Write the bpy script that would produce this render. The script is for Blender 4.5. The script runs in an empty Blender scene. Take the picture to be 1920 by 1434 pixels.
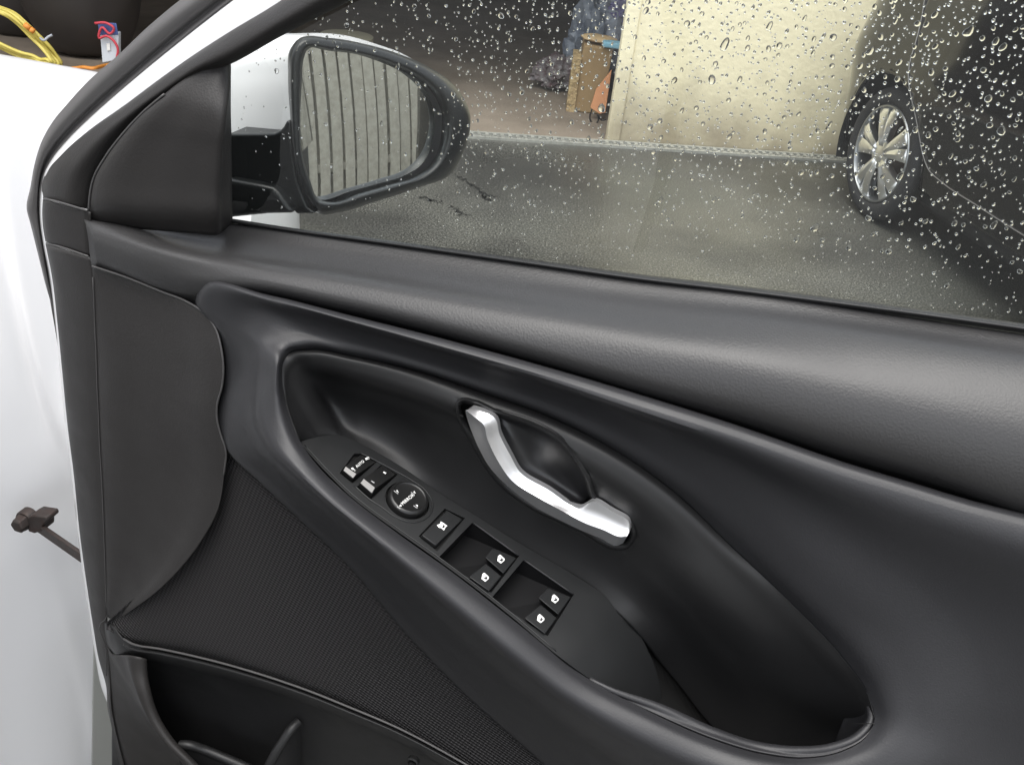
import bpy, bmesh, math, random
import numpy as np
from mathutils import Vector
from mathutils.geometry import delaunay_2d_cdt

R = math.radians
rng = random.Random(7)
nrng = np.random.RandomState(11)
scene = bpy.context.scene

# ------------------------------------------------------------------ camera
PITCH, ROLL, FPX, CAMH = 30.0, 7.0, 1830.0, 1.30
W0, H0 = 1920.0, 1434.0
CAM = np.array([0.0, 0.0, CAMH])
_p, _r = R(PITCH), R(ROLL)
FW = np.array([0, math.cos(_p), -math.sin(_p)])
_r0 = np.array([1.0, 0, 0]); _u0 = np.cross(_r0, FW)
RT = _r0 * math.cos(_r) + _u0 * math.sin(_r)
UP = -_r0 * math.sin(_r) + _u0 * math.cos(_r)
cd = bpy.data.cameras.new('camera')
cam = bpy.data.objects.new('camera', cd); scene.collection.objects.link(cam)
from mathutils import Matrix
m = Matrix((RT, UP, -FW)).transposed().to_4x4(); m.translation = Vector(CAM)
cam.matrix_world = m
cd.sensor_fit = 'HORIZONTAL'; cd.sensor_width = 36.0; cd.lens = 36.0 * FPX / W0
cd.clip_start = 0.02; cd.clip_end = 500
scene.camera = cam

# ------------------------------------------------------------------ world, sun, exposure
SUN_EL, SUN_AZ = 77.0, 195.0      # high behind the camera, spread wide by cloud
wd = bpy.data.worlds.new('World'); scene.world = wd; wd.use_nodes = True
nt = wd.node_tree; nt.nodes.clear()
sky = nt.nodes.new('ShaderNodeTexSky'); sky.sky_type = 'NISHITA'; sky.sun_disc = False
sky.sun_elevation = R(SUN_EL); sky.sun_rotation = R(SUN_AZ)
sky.air_density = 1.0; sky.dust_density = 2.0; sky.ozone_density = 1.0
hs = nt.nodes.new('ShaderNodeHueSaturation'); hs.inputs['Saturation'].default_value = 0.22
bg = nt.nodes.new('ShaderNodeBackground'); bg.inputs['Strength'].default_value = 0.13
wo = nt.nodes.new('ShaderNodeOutputWorld')
nt.links.new(sky.outputs[0], hs.inputs['Color']); nt.links.new(hs.outputs[0], bg.inputs['Color'])
nt.links.new(bg.outputs[0], wo.inputs['Surface'])
sl = bpy.data.lights.new('sun', 'SUN'); sl.energy = 1.5; sl.angle = R(60); sl.color = (1.0, 0.97, 0.92)
so = bpy.data.objects.new('sun', sl); scene.collection.objects.link(so)
_sd = Vector((math.cos(R(SUN_EL)) * math.sin(R(SUN_AZ)), math.cos(R(SUN_EL)) * math.cos(R(SUN_AZ)), math.sin(R(SUN_EL))))
so.rotation_euler = _sd.to_track_quat('Z', 'Y').to_euler()
vs = scene.view_settings
vs.view_transform = 'Standard'; vs.look = 'None'; vs.exposure = 1.62; vs.gamma = 1.0; vs.use_curve_mapping = False
scene.cycles.use_denoising = True
scene.cycles.max_bounces = 12; scene.cycles.transparent_max_bounces = 24
scene.cycles.transmission_bounces = 10; scene.cycles.glossy_bounces = 6
scene.cycles.caustics_reflective = False; scene.cycles.caustics_refractive = False
scene.cycles.sample_clamp_indirect = 6.0

# ------------------------------------------------------------------ projection helpers (the door stands in a plane of its own)
YAW = 15.0
_a = R(YAW)
DU = np.array([math.cos(_a), -math.sin(_a), 0]); DV = np.array([0, 0, 1.0]); DW = np.array([-math.sin(_a), -math.cos(_a), 0])
def ray(px, py):
    d = FW * FPX + RT * (px - W0 / 2) - UP * (py - H0 / 2)
    return d / np.linalg.norm(d)
P0 = CAM + ray(960, 717) * 0.72
def D(u, v, w):                         # door coordinates -> world
    return P0 * np.array([1, 1, 0]) + DU * u + DV * v + DW * w
def at(px, py, w):                      # point seen at px,py at depth w of the door
    d = ray(px, py); t = ((P0 + DW * w - CAM) @ DW) / (d @ DW); return CAM + d * t
def atz(px, py, z):
    d = ray(px, py); return CAM + d * ((z - CAM[2]) / d[2])
def aty(px, py, y):
    d = ray(px, py); return CAM + d * ((y - CAM[1]) / d[1])
def atp(px, py, O, n):                  # on a plane
    d = ray(px, py); return CAM + d * (((O - CAM) @ n) / (d @ n))
def pix(P):
    P = np.asarray(P); d = P - CAM
    z = d @ FW
    return np.stack([W0 / 2 + FPX * (d @ RT) / z, H0 / 2 - FPX * (d @ UP) / z], -1)
def rail(pts, w=None):
    if w is None: return np.array([at(*p) for p in pts])
    return np.array([at(p[0], p[1], w) for p in pts])

# ------------------------------------------------------------------ splines / lofts
def spline_idx(P, ns, closed=False):
    P = np.asarray(P, float); n = len(P); out = []
    segs = n if closed else n - 1
    for i in range(segs):
        if closed: a, b, c, d = P[(i - 1) % n], P[i], P[(i + 1) % n], P[(i + 2) % n]
        else: a, b, c, d = P[max(i - 1, 0)], P[i], P[i + 1], P[min(i + 2, n - 1)]
        l = max(np.linalg.norm(c - b), 1e-9)
        la, ld = max(np.linalg.norm(b - a), 1e-9), max(np.linalg.norm(d - c), 1e-9)
        m1 = ((c - b) / l * la + (b - a) / la * l) / (l + la) * l if np.linalg.norm(b - a) > 1e-8 else (c - b)
        m2 = ((d - c) / ld * l + (c - b) / l * ld) / (l + ld) * l if np.linalg.norm(d - c) > 1e-8 else (c - b)
        for k in range(ns):
            t = k / ns; t2, t3 = t * t, t * t * t
            out.append((2*t3-3*t2+1)*b + (t3-2*t2+t)*m1 + (-2*t3+3*t2)*c + (t3-t2)*m2)
    if not closed: out.append(P[-1])
    return np.array(out)
def spline_arc(P, n):
    Q = spline_idx(P, 12); s = np.concatenate([[0], np.cumsum(np.linalg.norm(np.diff(Q, axis=0), axis=1))])
    t = np.linspace(0, s[-1], n)
    return np.stack([np.interp(t, s, Q[:, k]) for k in range(3)], -1)
def cross(rails, sub, sharp=()):
    """rails: (k,n,3) -> rows (m,n,3), smooth across except at sharp rails"""
    rails = np.asarray(rails); k = len(rails); rows = []
    brk = [0] + sorted(s for s in sharp if 0 < s < k - 1) + [k - 1]
    for a, b in zip(brk[:-1], brk[1:]):
        seg = rails[a:b + 1]; n = seg.shape[1]
        cols = np.stack([spline_idx(seg[:, j], sub) for j in range(n)], 1)
        rows.append(cols if not rows else cols[1:])
    return np.concatenate(rows, 0)
def grid_faces(m, n, closed=False):
    f = []
    for i in range(m - 1):
        for j in range(n if closed else n - 1):
            j2 = (j + 1) % n
            f.append((i * n + j, i * n + j2, (i + 1) * n + j2, (i + 1) * n + j))
    return f

# ------------------------------------------------------------------ materials
MATS = {}
def mat(name, base, rough=0.5, spec=0.5, metal=0.0, bump=None, noise=None, coat=0.0, sheen=0.0, rot=True, alpha=None, trans=0.0, ior=1.45, rough_noise=None):
    """bump: list of (kind, scale, strength, dist); noise: (scale, amount, other colour)"""
    if name in MATS: return MATS[name]
    M = bpy.data.materials.new(name); M.use_nodes = True; nt = M.node_tree
    b = nt.nodes['Principled BSDF']
    b.inputs['Base Color'].default_value = (*base, 1); b.inputs['Roughness'].default_value = rough
    b.inputs['Specular IOR Level'].default_value = spec; b.inputs['Metallic'].default_value = metal
    b.inputs['Coat Weight'].default_value = coat; b.inputs['Coat Roughness'].default_value = 0.04
    b.inputs['Sheen Weight'].default_value = sheen
    b.inputs['Transmission Weight'].default_value = trans; b.inputs['IOR'].default_value = ior
    tc = nt.nodes.new('ShaderNodeTexCoord'); mp = nt.nodes.new('ShaderNodeMapping')
    nt.links.new(tc.outputs['Object'], mp.inputs[0])
    if rot: mp.inputs['Rotation'].default_value = (0, 0, R(YAW))
    if noise:
        n = nt.nodes.new('ShaderNodeTexNoise'); n.inputs['Scale'].default_value = noise[0]; n.inputs['Detail'].default_value = 6; n.inputs['Roughness'].default_value = .65
        nt.links.new(mp.outputs[0], n.inputs['Vector'])
        cr = nt.nodes.new('ShaderNodeValToRGB'); cr.color_ramp.elements[0].position = .35; cr.color_ramp.elements[1].position = .68
        cr.color_ramp.elements[0].color = (*base, 1)
        oc = noise[2]; cr.color_ramp.elements[1].color = tuple(base[k] + (oc[k] - base[k]) * noise[1] for k in range(3)) + (1,)
        nt.links.new(n.outputs['Fac'], cr.inputs[0]); nt.links.new(cr.outputs[0], b.inputs['Base Color'])
    if rough_noise:
        n = nt.nodes.new('ShaderNodeTexNoise'); n.inputs['Scale'].default_value = rough_noise[0]; n.inputs['Detail'].default_value = 5
        nt.links.new(mp.outputs[0], n.inputs['Vector'])
        mr = nt.nodes.new('ShaderNodeMapRange'); mr.inputs[1].default_value = .35; mr.inputs[2].default_value = .65
        mr.inputs[3].default_value = rough_noise[1]; mr.inputs[4].default_value = rough_noise[2]
        nt.links.new(n.outputs['Fac'], mr.inputs[0]); nt.links.new(mr.outputs[0], b.inputs['Roughness'])
    prev = None
    for (kind, sc, st, dist) in (bump or []):
        if kind == 'noise':
            t = nt.nodes.new('ShaderNodeTexNoise'); t.inputs['Scale'].default_value = sc; t.inputs['Detail'].default_value = 3; o = t.outputs['Fac']
            nt.links.new(mp.outputs[0], t.inputs['Vector'])
        elif kind == 'grain':
            t = nt.nodes.new('ShaderNodeTexVoronoi'); t.feature = 'SMOOTH_F1'; t.inputs['Scale'].default_value = sc
            nz = nt.nodes.new('ShaderNodeTexNoise'); nz.inputs['Scale'].default_value = sc * .4
            ad = nt.nodes.new('ShaderNodeMixRGB'); ad.blend_type = 'LINEAR_LIGHT'; ad.inputs[0].default_value = 1.2 / sc
            nt.links.new(mp.outputs[0], nz.inputs['Vector']); nt.links.new(mp.outputs[0], ad.inputs[1]); nt.links.new(nz.outputs['Color'], ad.inputs[2])
            nt.links.new(ad.outputs[0], t.inputs['Vector']); o = t.outputs['Distance']
        elif kind == 'voronoi':
            t = nt.nodes.new('ShaderNodeTexVoronoi'); t.inputs['Scale'].default_value = sc; o = t.outputs['Distance']
            nt.links.new(mp.outputs[0], t.inputs['Vector'])
        bp = nt.nodes.new('ShaderNodeBump'); bp.inputs['Strength'].default_value = st; bp.inputs['Distance'].default_value = dist
        nt.links.new(o, bp.inputs['Height'])
        if prev: nt.links.new(prev.outputs[0], bp.inputs['Normal'])
        prev = bp
    if prev: nt.links.new(prev.outputs[0], b.inputs['Normal'])
    MATS[name] = M; return M

LEATHER = mat('leathergrain_black', (.027, .0265, .027), .42, .50, bump=[('voronoi', 560, .20, .0005), ('noise', 850, .24, .0004)], rough_noise=(9, .38, .45))
LEATHER2 = mat('leathergrain_insert', (.0215, .0215, .0235), .47, .40, bump=[('voronoi', 640, .14, .0004), ('noise', 900, .20, .0004)], rough_noise=(22, .42, .50))
HARD = mat('hard_plastic', (.0135, .0135, .014), .46, .40, bump=[('noise', 800, .18, .0003)], rough_noise=(30, .41, .50))
HARDG = mat('hard_plastic_grained', (.021, .0195, .019), .52, .38, bump=[('voronoi', 560, .20, .0005), ('noise', 800, .26, .0004)], rough_noise=(26, .48, .57))
SATIN = mat('satin_panel_plastic', (.0145, .015, .0155), .42, .42, bump=[('noise', 1500, .10, .0002)], rough_noise=(45, .38, .46))
GLOSSB = mat('button_black', (.010, .010, .010), .33, .5)
GREYB = mat('button_grey_face', (.20, .195, .19), .45, .5)
WELLB = mat('well_black', (.008, .008, .008), .5, .4)
RUBBER = mat('rubber_seal', (.075, .072, .072), .55, .45, bump=[('noise', 900, .2, .0004)])
WHITE = mat('white_paint', (.78, .78, .79), .28, .5, coat=.6)
CHROME = mat('satin_chrome', (.86, .86, .87), .40, .5, metal=.9)
PRINT = mat('white_print', (.80, .80, .78), .5, .4)
MIRRORG = mat('mirror_silver', (.80, .83, .82), .015, .5, metal=1.0)
BEZEL = mat('mirror_black_plastic', (.0065, .0075, .008), .36, .5, bump=[('noise', 1200, .15, .0003)])
SKINW = WHITE

# ------------------------------------------------------------------ objects
COL = scene.collection
ORG = {}
def empty(name, loc, label, cat, group=None):
    o = bpy.data.objects.new(name, None); COL.objects.link(o); o.location = Vector(loc); o.empty_display_size = .05
    ORG[o.name] = np.array(loc, float)
    o['label'] = label; o['category'] = cat
    if group: o['group'] = group
    return o
def tag(o, label=None, cat=None, group=None, kind=None):
    if label: o['label'] = label
    if cat: o['category'] = cat
    if group: o['group'] = group
    if kind: o['kind'] = kind
    return o
def build(name, V, F, M, parent=None, smooth=True, face_cam=False, solid=0, bevel=0, sharp=None, origin=None, bseg=2):
    V = np.asarray(V, float).reshape(-1, 3)
    if parent is not None: org = ORG[parent.name]
    elif origin is not None: org = np.array(origin, float)
    else: org = np.zeros(3)
    me = bpy.data.meshes.new(name); me.from_pydata((V - org).tolist(), [], [tuple(f) for f in F])
    bm = bmesh.new(); bm.from_mesh(me)
    bmesh.ops.remove_doubles(bm, verts=bm.verts, dist=1e-6)
    bmesh.ops.recalc_face_normals(bm, faces=bm.faces) if not face_cam else None
    if face_cam:
        bmesh.ops.recalc_face_normals(bm, faces=bm.faces)
        s = 0.0
        for f in bm.faces:
            s += f.calc_area() * f.normal.dot(Vector(CAM - org) - f.calc_center_median())
        if s < 0: bmesh.ops.reverse_faces(bm, faces=bm.faces)
    bm.to_mesh(me); bm.free()
    if smooth:
        me.polygons.foreach_set('use_smooth', [True] * len(me.polygons))
        if sharp: me.set_sharp_from_angle(angle=R(sharp))
    o = bpy.data.objects.new(name, me); COL.objects.link(o)
    if M: me.materials.append(M)
    if parent is not None: o.parent = parent
    else: o.location = Vector(org)
    ORG[o.name] = org
    if solid:
        sm = o.modifiers.new('solid', 'SOLIDIFY'); sm.thickness = solid; sm.offset = -1
    if bevel:
        bv = o.modifiers.new('bevel', 'BEVEL'); bv.width = bevel; bv.segments = bseg; bv.limit_method = 'ANGLE'; bv.angle_limit = R(35)
        bv.harden_normals = False
    return o
def loft(name, rails, M, parent, n=60, sub=5, sharp=(), mode='arc', closed=False, ns=4, solid=.002, hole=None, face_cam=True):
    rs = []
    for r in rails:
        r = np.asarray(r)
        rs.append(spline_arc(r, n) if mode == 'arc' else spline_idx(r, ns, closed))
    rows = cross(rs, sub, sharp)
    mm, nn = rows.shape[:2]
    V = rows.reshape(-1, 3); F = grid_faces(mm, nn, closed)
    if hole is not None:
        c = pix(np.array([V[list(f)].mean(0) for f in F]))
        F = [f for f, p in zip(F, c) if not inside(p, hole)]
    return build(name, V, F, M, parent, face_cam=face_cam, solid=solid, sharp=None if not sharp else 40)
def inside(p, poly):
    x, y = p; c = False; n = len(poly)
    for i in range(n):
        x1, y1 = poly[i][:2]; x2, y2 = poly[(i + 1) % n][:2]
        if (y1 > y) != (y2 > y) and x < (x2 - x1) * (y - y1) / (y2 - y1) + x1: c = not c
    return c
def tube_mesh(P, r, seg=8, closed=False, rfun=None):
    P = np.asarray(P); n = len(P); V = []; up = np.array([.1, .2, .97])
    for i in range(n):
        t = (P[(i + 1) % n] - P[i - 1]) if closed else P[min(i + 1, n - 1)] - P[max(i - 1, 0)]
        t = t / max(np.linalg.norm(t), 1e-9)
        a = np.cross(t, up); a /= max(np.linalg.norm(a), 1e-6); b = np.cross(a, t)
        rr = r if rfun is None else rfun(i / (n - 1))
        for k in range(seg):
            q = 2 * math.pi * k / seg; V.append(P[i] + a * rr * math.cos(q) + b * rr * math.sin(q))
    F = []
    for i in range(n if closed else n - 1):
        i2 = (i + 1) % n
        for k in range(seg):
            F.append((i * seg + k, i * seg + (k + 1) % seg, i2 * seg + (k + 1) % seg, i2 * seg + k))
    if not closed:
        F.append(tuple(range(seg))[::-1]); F.append(tuple((n - 1) * seg + k for k in range(seg)))
    return np.array(V), F
def tube(name, P, r, M, parent=None, seg=8, closed=False, n=None, **k):
    P = spline_arc(np.asarray(P), n) if n else np.asarray(P)
    V, F = tube_mesh(P, r, seg, closed); return build(name, V, F, M, parent, **k)
def prism(name, top, bottom, M, parent, bevel=.0006, sharp=30, bseg=2):
    n = len(top); V = list(top) + list(bottom)
    F = [tuple(range(n)), tuple(range(2 * n - 1, n - 1, -1))] + [(i, n + i, n + (i + 1) % n, (i + 1) % n) for i in range(n)]
    return build(name, V, F, M, parent, bevel=bevel, sharp=sharp, bseg=bseg)
def boxmesh(x0, x1, y0, y1, z0, z1):
    V = [(x, y, z) for x in (x0, x1) for y in (y0, y1) for z in (z0, z1)]
    return V, [(0, 1, 3, 2), (4, 6, 7, 5), (0, 4, 5, 1), (2, 3, 7, 6), (0, 2, 6, 4), (1, 5, 7, 3)]
def lerp(a, b, t): return a + (b - a) * t

# ================================================================== the place: ground, garage
GA, GB = atz(890, 252, 0), atz(1570, 297, 0)         # the line where the yard meets the garage
gd = (GB - GA) / np.linalg.norm(GB - GA); gn = np.array([-gd[1], gd[0], 0])   # gn points into the garage
def G(s, t, z=0): return GA + gd * s + gn * t + np.array([0, 0, z])

def asphalt():
    M = mat('wet_asphalt', (.05, .05, .047), .5, .5, rot=False, rough_noise=(1.3, .24, .52), bump=[('noise', 120, .25, .003), ('noise', 420, .35, .002)])
    nt = M.node_tree; b = nt.nodes['Principled BSDF']; tc = nt.nodes.new('ShaderNodeTexCoord')
    def nz(sc, det, lo, hi, c0, c1):
        n = nt.nodes.new('ShaderNodeTexNoise'); n.inputs['Scale'].default_value = sc; n.inputs['Detail'].default_value = det; nt.links.new(tc.outputs['Object'], n.inputs[0])
        r = nt.nodes.new('ShaderNodeValToRGB'); r.color_ramp.elements[0].position = lo; r.color_ramp.elements[1].position = hi; r.color_ramp.elements[0].color = (*c0, 1); r.color_ramp.elements[1].color = (*c1, 1)
        nt.links.new(n.outputs['Fac'], r.inputs[0]); return r.outputs[0]
    big = nz(1.4, 6, .38, .62, (.50, .50, .51), (1.05, 1.05, 1.03)); fine = nz(150, 3, .46, .66, (.045, .045, .041), (.175, .172, .155)); stain = nz(.7, 7, .50, .58, (1, 1, 1), (.72, .74, .74))
    m1 = nt.nodes.new('ShaderNodeMixRGB'); m1.blend_type = 'MULTIPLY'; m1.inputs[0].default_value = 1; nt.links.new(fine, m1.inputs[1]); nt.links.new(big, m1.inputs[2])
    m2 = nt.nodes.new('ShaderNodeMixRGB'); m2.blend_type = 'MULTIPLY'; m2.inputs[0].default_value = 1; nt.links.new(m1.outputs[0], m2.inputs[1]); nt.links.new(stain, m2.inputs[2])
    nt.links.new(m2.outputs[0], b.inputs['Base Color']); return M
ASPH = asphalt()
def big_plane(name, x0, x1, y0, y1, z, M):
    return build(name, [(x0, y0, z), (x1, y0, z), (x1, y1, z), (x0, y1, z)], [(0, 1, 2, 3)], M, smooth=False)
tag(big_plane('ground', -150, 150, -150, 150, 0, ASPH), kind='structure')
CRK = mat('crack_dark', (.012, .012, .011), .6, .4, rot=False)
gnd = bpy.data.objects['ground']
for pl_, wd_ in (([(846,320),(862,329),(876,341),(893,350),(908,361),(926,369),(948,372)], .010), ([(780,369),(800,372),(818,377),(836,378)], .007), ([(838,386),(856,392),(866,402),(884,405)], .006), ([(905,360),(912,372),(924,378)], .012)):
    c_ = [atz(x, y, .004) for x, y in pl_]; c_ = [p + np.array([rng.uniform(-.012, .012), rng.uniform(-.02, .02), 0]) for p in spline_arc(np.array(c_), 26)]
    V = []
    for i_, p in enumerate(c_):
        h_ = wd_ * (.25 + rng.random()) * math.sin(math.pi * (i_ + .6) / 26.5); V += [p + np.array([0, -h_, 0]), p + np.array([0, h_, 0])]
    build('crack', V, [(2*i_, 2*i_+2, 2*i_+3, 2*i_+1) for i_ in range(25)], CRK, gnd, smooth=False)
CONC = mat('garage_concrete', (.24, .20, .16), .75, .3, rot=False, noise=(2.2, .8, (.13, .105, .08)), bump=[('noise', 60, .3, .004)])
V = [G(-6.5, .03, .004), G(4.2, .03, .004), G(4.2, 5.2, .004), G(-6.5, 5.2, .004)]
tag(build('floor', V, [(0, 1, 2, 3)], CONC, smooth=False), kind='structure')

# cream rendered front wall beside the door opening
def cream_mat():
    M = mat('cream_render', (.80, .72, .50), .8, .3, rot=False, bump=[('noise', 35, .25, .01), ('noise', 160, .15, .003)])
    nt = M.node_tree; b = nt.nodes['Principled BSDF']
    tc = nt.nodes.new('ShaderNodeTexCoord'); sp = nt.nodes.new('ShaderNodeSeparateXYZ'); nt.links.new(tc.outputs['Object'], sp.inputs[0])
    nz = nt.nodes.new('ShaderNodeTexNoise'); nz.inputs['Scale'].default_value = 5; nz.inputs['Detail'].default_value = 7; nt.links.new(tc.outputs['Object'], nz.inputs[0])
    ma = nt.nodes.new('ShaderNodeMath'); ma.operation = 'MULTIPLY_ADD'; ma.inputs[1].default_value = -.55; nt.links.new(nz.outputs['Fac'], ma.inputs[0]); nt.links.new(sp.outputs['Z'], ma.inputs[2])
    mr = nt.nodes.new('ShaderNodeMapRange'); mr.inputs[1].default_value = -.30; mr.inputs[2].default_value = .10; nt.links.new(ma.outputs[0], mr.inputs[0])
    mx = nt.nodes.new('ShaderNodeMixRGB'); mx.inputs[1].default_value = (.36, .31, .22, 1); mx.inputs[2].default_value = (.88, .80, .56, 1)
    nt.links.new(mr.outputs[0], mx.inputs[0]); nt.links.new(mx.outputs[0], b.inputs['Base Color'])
    return M
CREAM = cream_mat()
garage = empty('garage', G(.7, .3, 0), 'cream rendered garage with an open dark doorway beyond the yard', 'garage')
def gbox(name, s0, s1, t0, t1, z0, z1, M, parent=garage, bevel=.008):
    V, F = boxmesh(s0, s1, t0, t1, z0, z1); V = [G(*v) for v in V]
    return build(name, V, F, M, parent, smooth=False, bevel=bevel)
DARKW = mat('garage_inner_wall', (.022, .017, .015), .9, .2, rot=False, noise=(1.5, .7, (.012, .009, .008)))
s_p = float((atz(1156, 262, 0) - GA) @ gd); s_q = float((atz(1132, 260, 0) - GA) @ gd)
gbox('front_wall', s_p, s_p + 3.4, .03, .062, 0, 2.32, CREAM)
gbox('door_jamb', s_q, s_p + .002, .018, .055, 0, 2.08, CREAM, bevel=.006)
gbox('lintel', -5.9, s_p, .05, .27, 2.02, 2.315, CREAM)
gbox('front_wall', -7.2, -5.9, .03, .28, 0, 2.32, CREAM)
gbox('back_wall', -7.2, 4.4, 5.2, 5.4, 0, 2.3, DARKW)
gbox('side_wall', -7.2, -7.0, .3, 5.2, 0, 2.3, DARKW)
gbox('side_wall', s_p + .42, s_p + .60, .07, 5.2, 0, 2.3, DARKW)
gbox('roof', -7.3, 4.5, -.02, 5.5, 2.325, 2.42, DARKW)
# drain channel with slotted grate
GRATE = mat('grate_steel', (.42, .42, .38), .5, .5, metal=.3, rot=False, noise=(30, .6, (.2, .2, .18)))
drain = empty('drain_channel', G(0, -.04, 0), 'slotted steel drain channel running along the garage threshold', 'drain')
V, F = [], []
def addbox(s0, s1, t0, t1, z0, z1):
    b = len(V); v, f = boxmesh(s0, s1, t0, t1, z0, z1); V.extend([G(*x) for x in v]); F.extend([tuple(b + i for i in q) for q in f])
addbox(-1.5, 2.2, -.075, -.062, .0, .012); addbox(-1.5, 2.2, -.004, .012, .0, .012); addbox(-1.5, 2.2, -.040, -.032, .0, .010)
s = -1.5
while s < 2.2:
    addbox(s, s + .016, -.062, -.004, .0, .010); s += .036
build('grate', V, F, GRATE, drain, smooth=False)
build('channel_bed', [G(-1.5, -.07, .002), G(2.2, -.07, .002), G(2.2, .0, .002), G(-1.5, .0, .002)], [(0, 1, 2, 3)], WELLB, drain, smooth=False)
CARDB = mat('cardboard', (.34, .235, .12), .8, .2, rot=False, noise=(9, .5, (.25, .17, .09)))
# ================================================================== the open car door
door = empty('car_door', D(-.44, .25, -.05), 'open front door of the white car, black inner trim towards the camera', 'car door')

# ---- upper soft trim
def ext(pts, w): return [(p[0], p[1], w) for p in pts]
r0 = [(150,405,-.030),(234,414,-.040),(355,420,-.050),(440,420,-.058),(545,433,-.058),(700,455,-.058),(1000,497,-.058),(1200,526,-.058),(1426,551,-.058),(1652,587,-.058),(1915,626,-.058),(2300,680,-.058)]
r1 = [(154,408,-.027),(234,420,-.034),(320,434,-.042),(412,443,-.048),(520,457,-.0475),(680,479,-.0475),(1000,524,-.047),(1200,553,-.0465),(1430,578,-.0465),(1660,611,-.0465),(1915,649,-.0465),(2300,706,-.0465)]
r2 = [(159,414,-.017),(234,428,-.019),(301,446,-.023),(385,465,-.0275),(469,477,-.0295),(636,501,-.0295),(1000,554,-.028),(1200,583,-.027),(1450,609,-.0265),(1690,642,-.026),(1915,679,-.026),(2300,740,-.026)]
r3 = [(164,440,-.009),(234,455,-.005),(301,474,-.001),(385,492,.0),(469,502,.0),(636,530,.002),(1000,600,.005),(1200,641,.007),(1450,688,.009),(1690,745,.010),(1915,800,.010),(2300,890,.010)]
r4 = [(168,472,-.008),(234,494,-.002),(301,515,.002),(385,520,.006),(469,524,.008),(636,558,.011),(1000,652,.017),(1200,710,.019),(1388,760,.020),(1577,820,.021),(1765,877,.021),(1915,933,.021),(2300,1048,.021)]
r5 = [(172,502,-.014),(234,524,-.012),(301,554,-.012),(372,577,-.013),(440,575,-.013),(500,570,-.012),(636,595,-.010),(1000,690,-.010),(1200,751,-.010),(1388,809,-.010),(1577,873,-.010),(1765,930,-.010),(1915,986,-.010),(2300,1112,-.010)]
upper = loft('upper_trim', [rail(r) for r in (r0, r1, r2, r3, r4, r5)], LEATHER, door, n=110, sub=7)
tag(upper, 'soft black leather-grained top roll under the window')
# window belt seal
b0 = [(430,409,-.062),(545,427,-.062),(700,447,-.062),(1000,487,-.062),(1200,514,-.062),(1388,536,-.062),(1577,560,-.062),(1765,585,-.062),(1915,606,-.062),(2300,660,-.062)]
b1 = [(p[0], p[1] + 4 + 5 * min(1, max(0, (p[0]-430)/800)), -.054) for p in b0]
b2 = [(p[0], p[1] + 10 + 9 * min(1, max(0, (p[0]-430)/1000)), -.060) for p in b0]
loft('belt_seal', [rail(b0), rail(b1), rail(b2)], HARD, door, n=60, sub=4)

# ---- soft insert with the armrest ring round the pull cup
E = [(529,710,.032),(533,675,.026),(543,661,.020),(580,655,.012),(660,667,.006),(770,692,.002),(900,734,0),(1040,785,0),(1164,850,0),(1260,918,0),
     (1370,1022,.002),(1484,1131,.010),(1580,1233,.020),(1626,1300,.030),(1640,1347,.040),(1625,1380,.050),(1580,1408,.060),(1510,1421,.066),(1430,1413,.070),(1340,1387,.074),
     (1223,1336,.075),(1100,1270,.075),(969,1167,.074),(850,1074,.072),(734,991,.070),(640,917,.066),(590,866,.060),(560,822,.052),(543,778,.044),(533,743,.037)]
O = [(417,712,.004),(409,625,.002),(366,566,-.002),(380,532,-.002),(502,552,-.002),(660,592,-.002),(830,636,-.002),(1000,683,-.002),(1200,743,-.002),(1388,801,-.002),
     (1577,865,-.002),(1765,922,-.002),(2260,1092,-.002),(2350,1350,.0),(2350,1600,.01),(2200,1750,.02),(1900,1800,.02),(1600,1780,.022),(1400,1740,.022),(1250,1640,.022),
     (1120,1530,.022),(1010,1425,.022),(870,1300,.022),(754,1180,.022),(650,1057,.022),(545,958,.020),(480,897,.018),(424,840,.012),(407,785,.008),(411,748,.006)]
prof = {  # index: (t, w) for the five stations between E and O
    0: [(.10,.044),(.28,.042),(.52,.026),(.78,.012),(.94,.008)], 2: [(.06,.026),(.22,.024),(.5,.016),(.8,.010),(.95,.006)],
    4: [(.08,.010),(.30,.010),(.62,.013),(.86,.020),(.95,.016)], 6: [(.08,.004),(.3,.004),(.60,.012),(.82,.026),(.94,.022)],
    8: [(.08,.004),(.3,.005),(.60,.014),(.84,.028),(.94,.024)], 10: [(.08,.008),(.28,.013),(.55,.016),(.88,.028),(.955,.024)],
    11: [(.06,.018),(.2,.022),(.5,.020),(.91,.028),(.965,.024)], 12: [(.05,.028),(.15,.029),(.35,.024),(.9,.026),(.96,.020)], 14: [(.04,.047),(.12,.049),(.3,.040),(.6,.026),(.9,.014)], 16: [(.04,.066),(.12,.072),(.3,.066),(.6,.042),(.9,.026)],
    18: [(.04,.080),(.13,.090),(.30,.088),(.60,.060),(.88,.032)], 20: [(.07,.085),(.20,.094),(.38,.090),(.62,.060),(.88,.030)], 22: [(.11,.085),(.26,.094),(.46,.087),(.68,.058),(.90,.030)],
    24: [(.12,.081),(.28,.089),(.48,.082),(.70,.054),(.90,.028)], 26: [(.13,.071),(.30,.077),(.50,.068),(.72,.040),(.90,.022)], 28: [(.13,.055),(.32,.057),(.54,.042),(.76,.022),(.92,.011)], 30: [(.10,.044),(.28,.042),(.52,.026),(.78,.012),(.94,.008)]}
def prof_at(i):
    ks = sorted(prof); a = max(k for k in ks if k <= i); b = min(k for k in ks if k >= i)
    f = 0 if a == b else (i - a) / (b - a)
    return [tuple(lerp(x, y, f) for x, y in zip(p, q)) for p, q in zip(prof[a], prof[b])]
rings = [[(e[0], e[1], e[2] - .006) for e in E], E]
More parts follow.
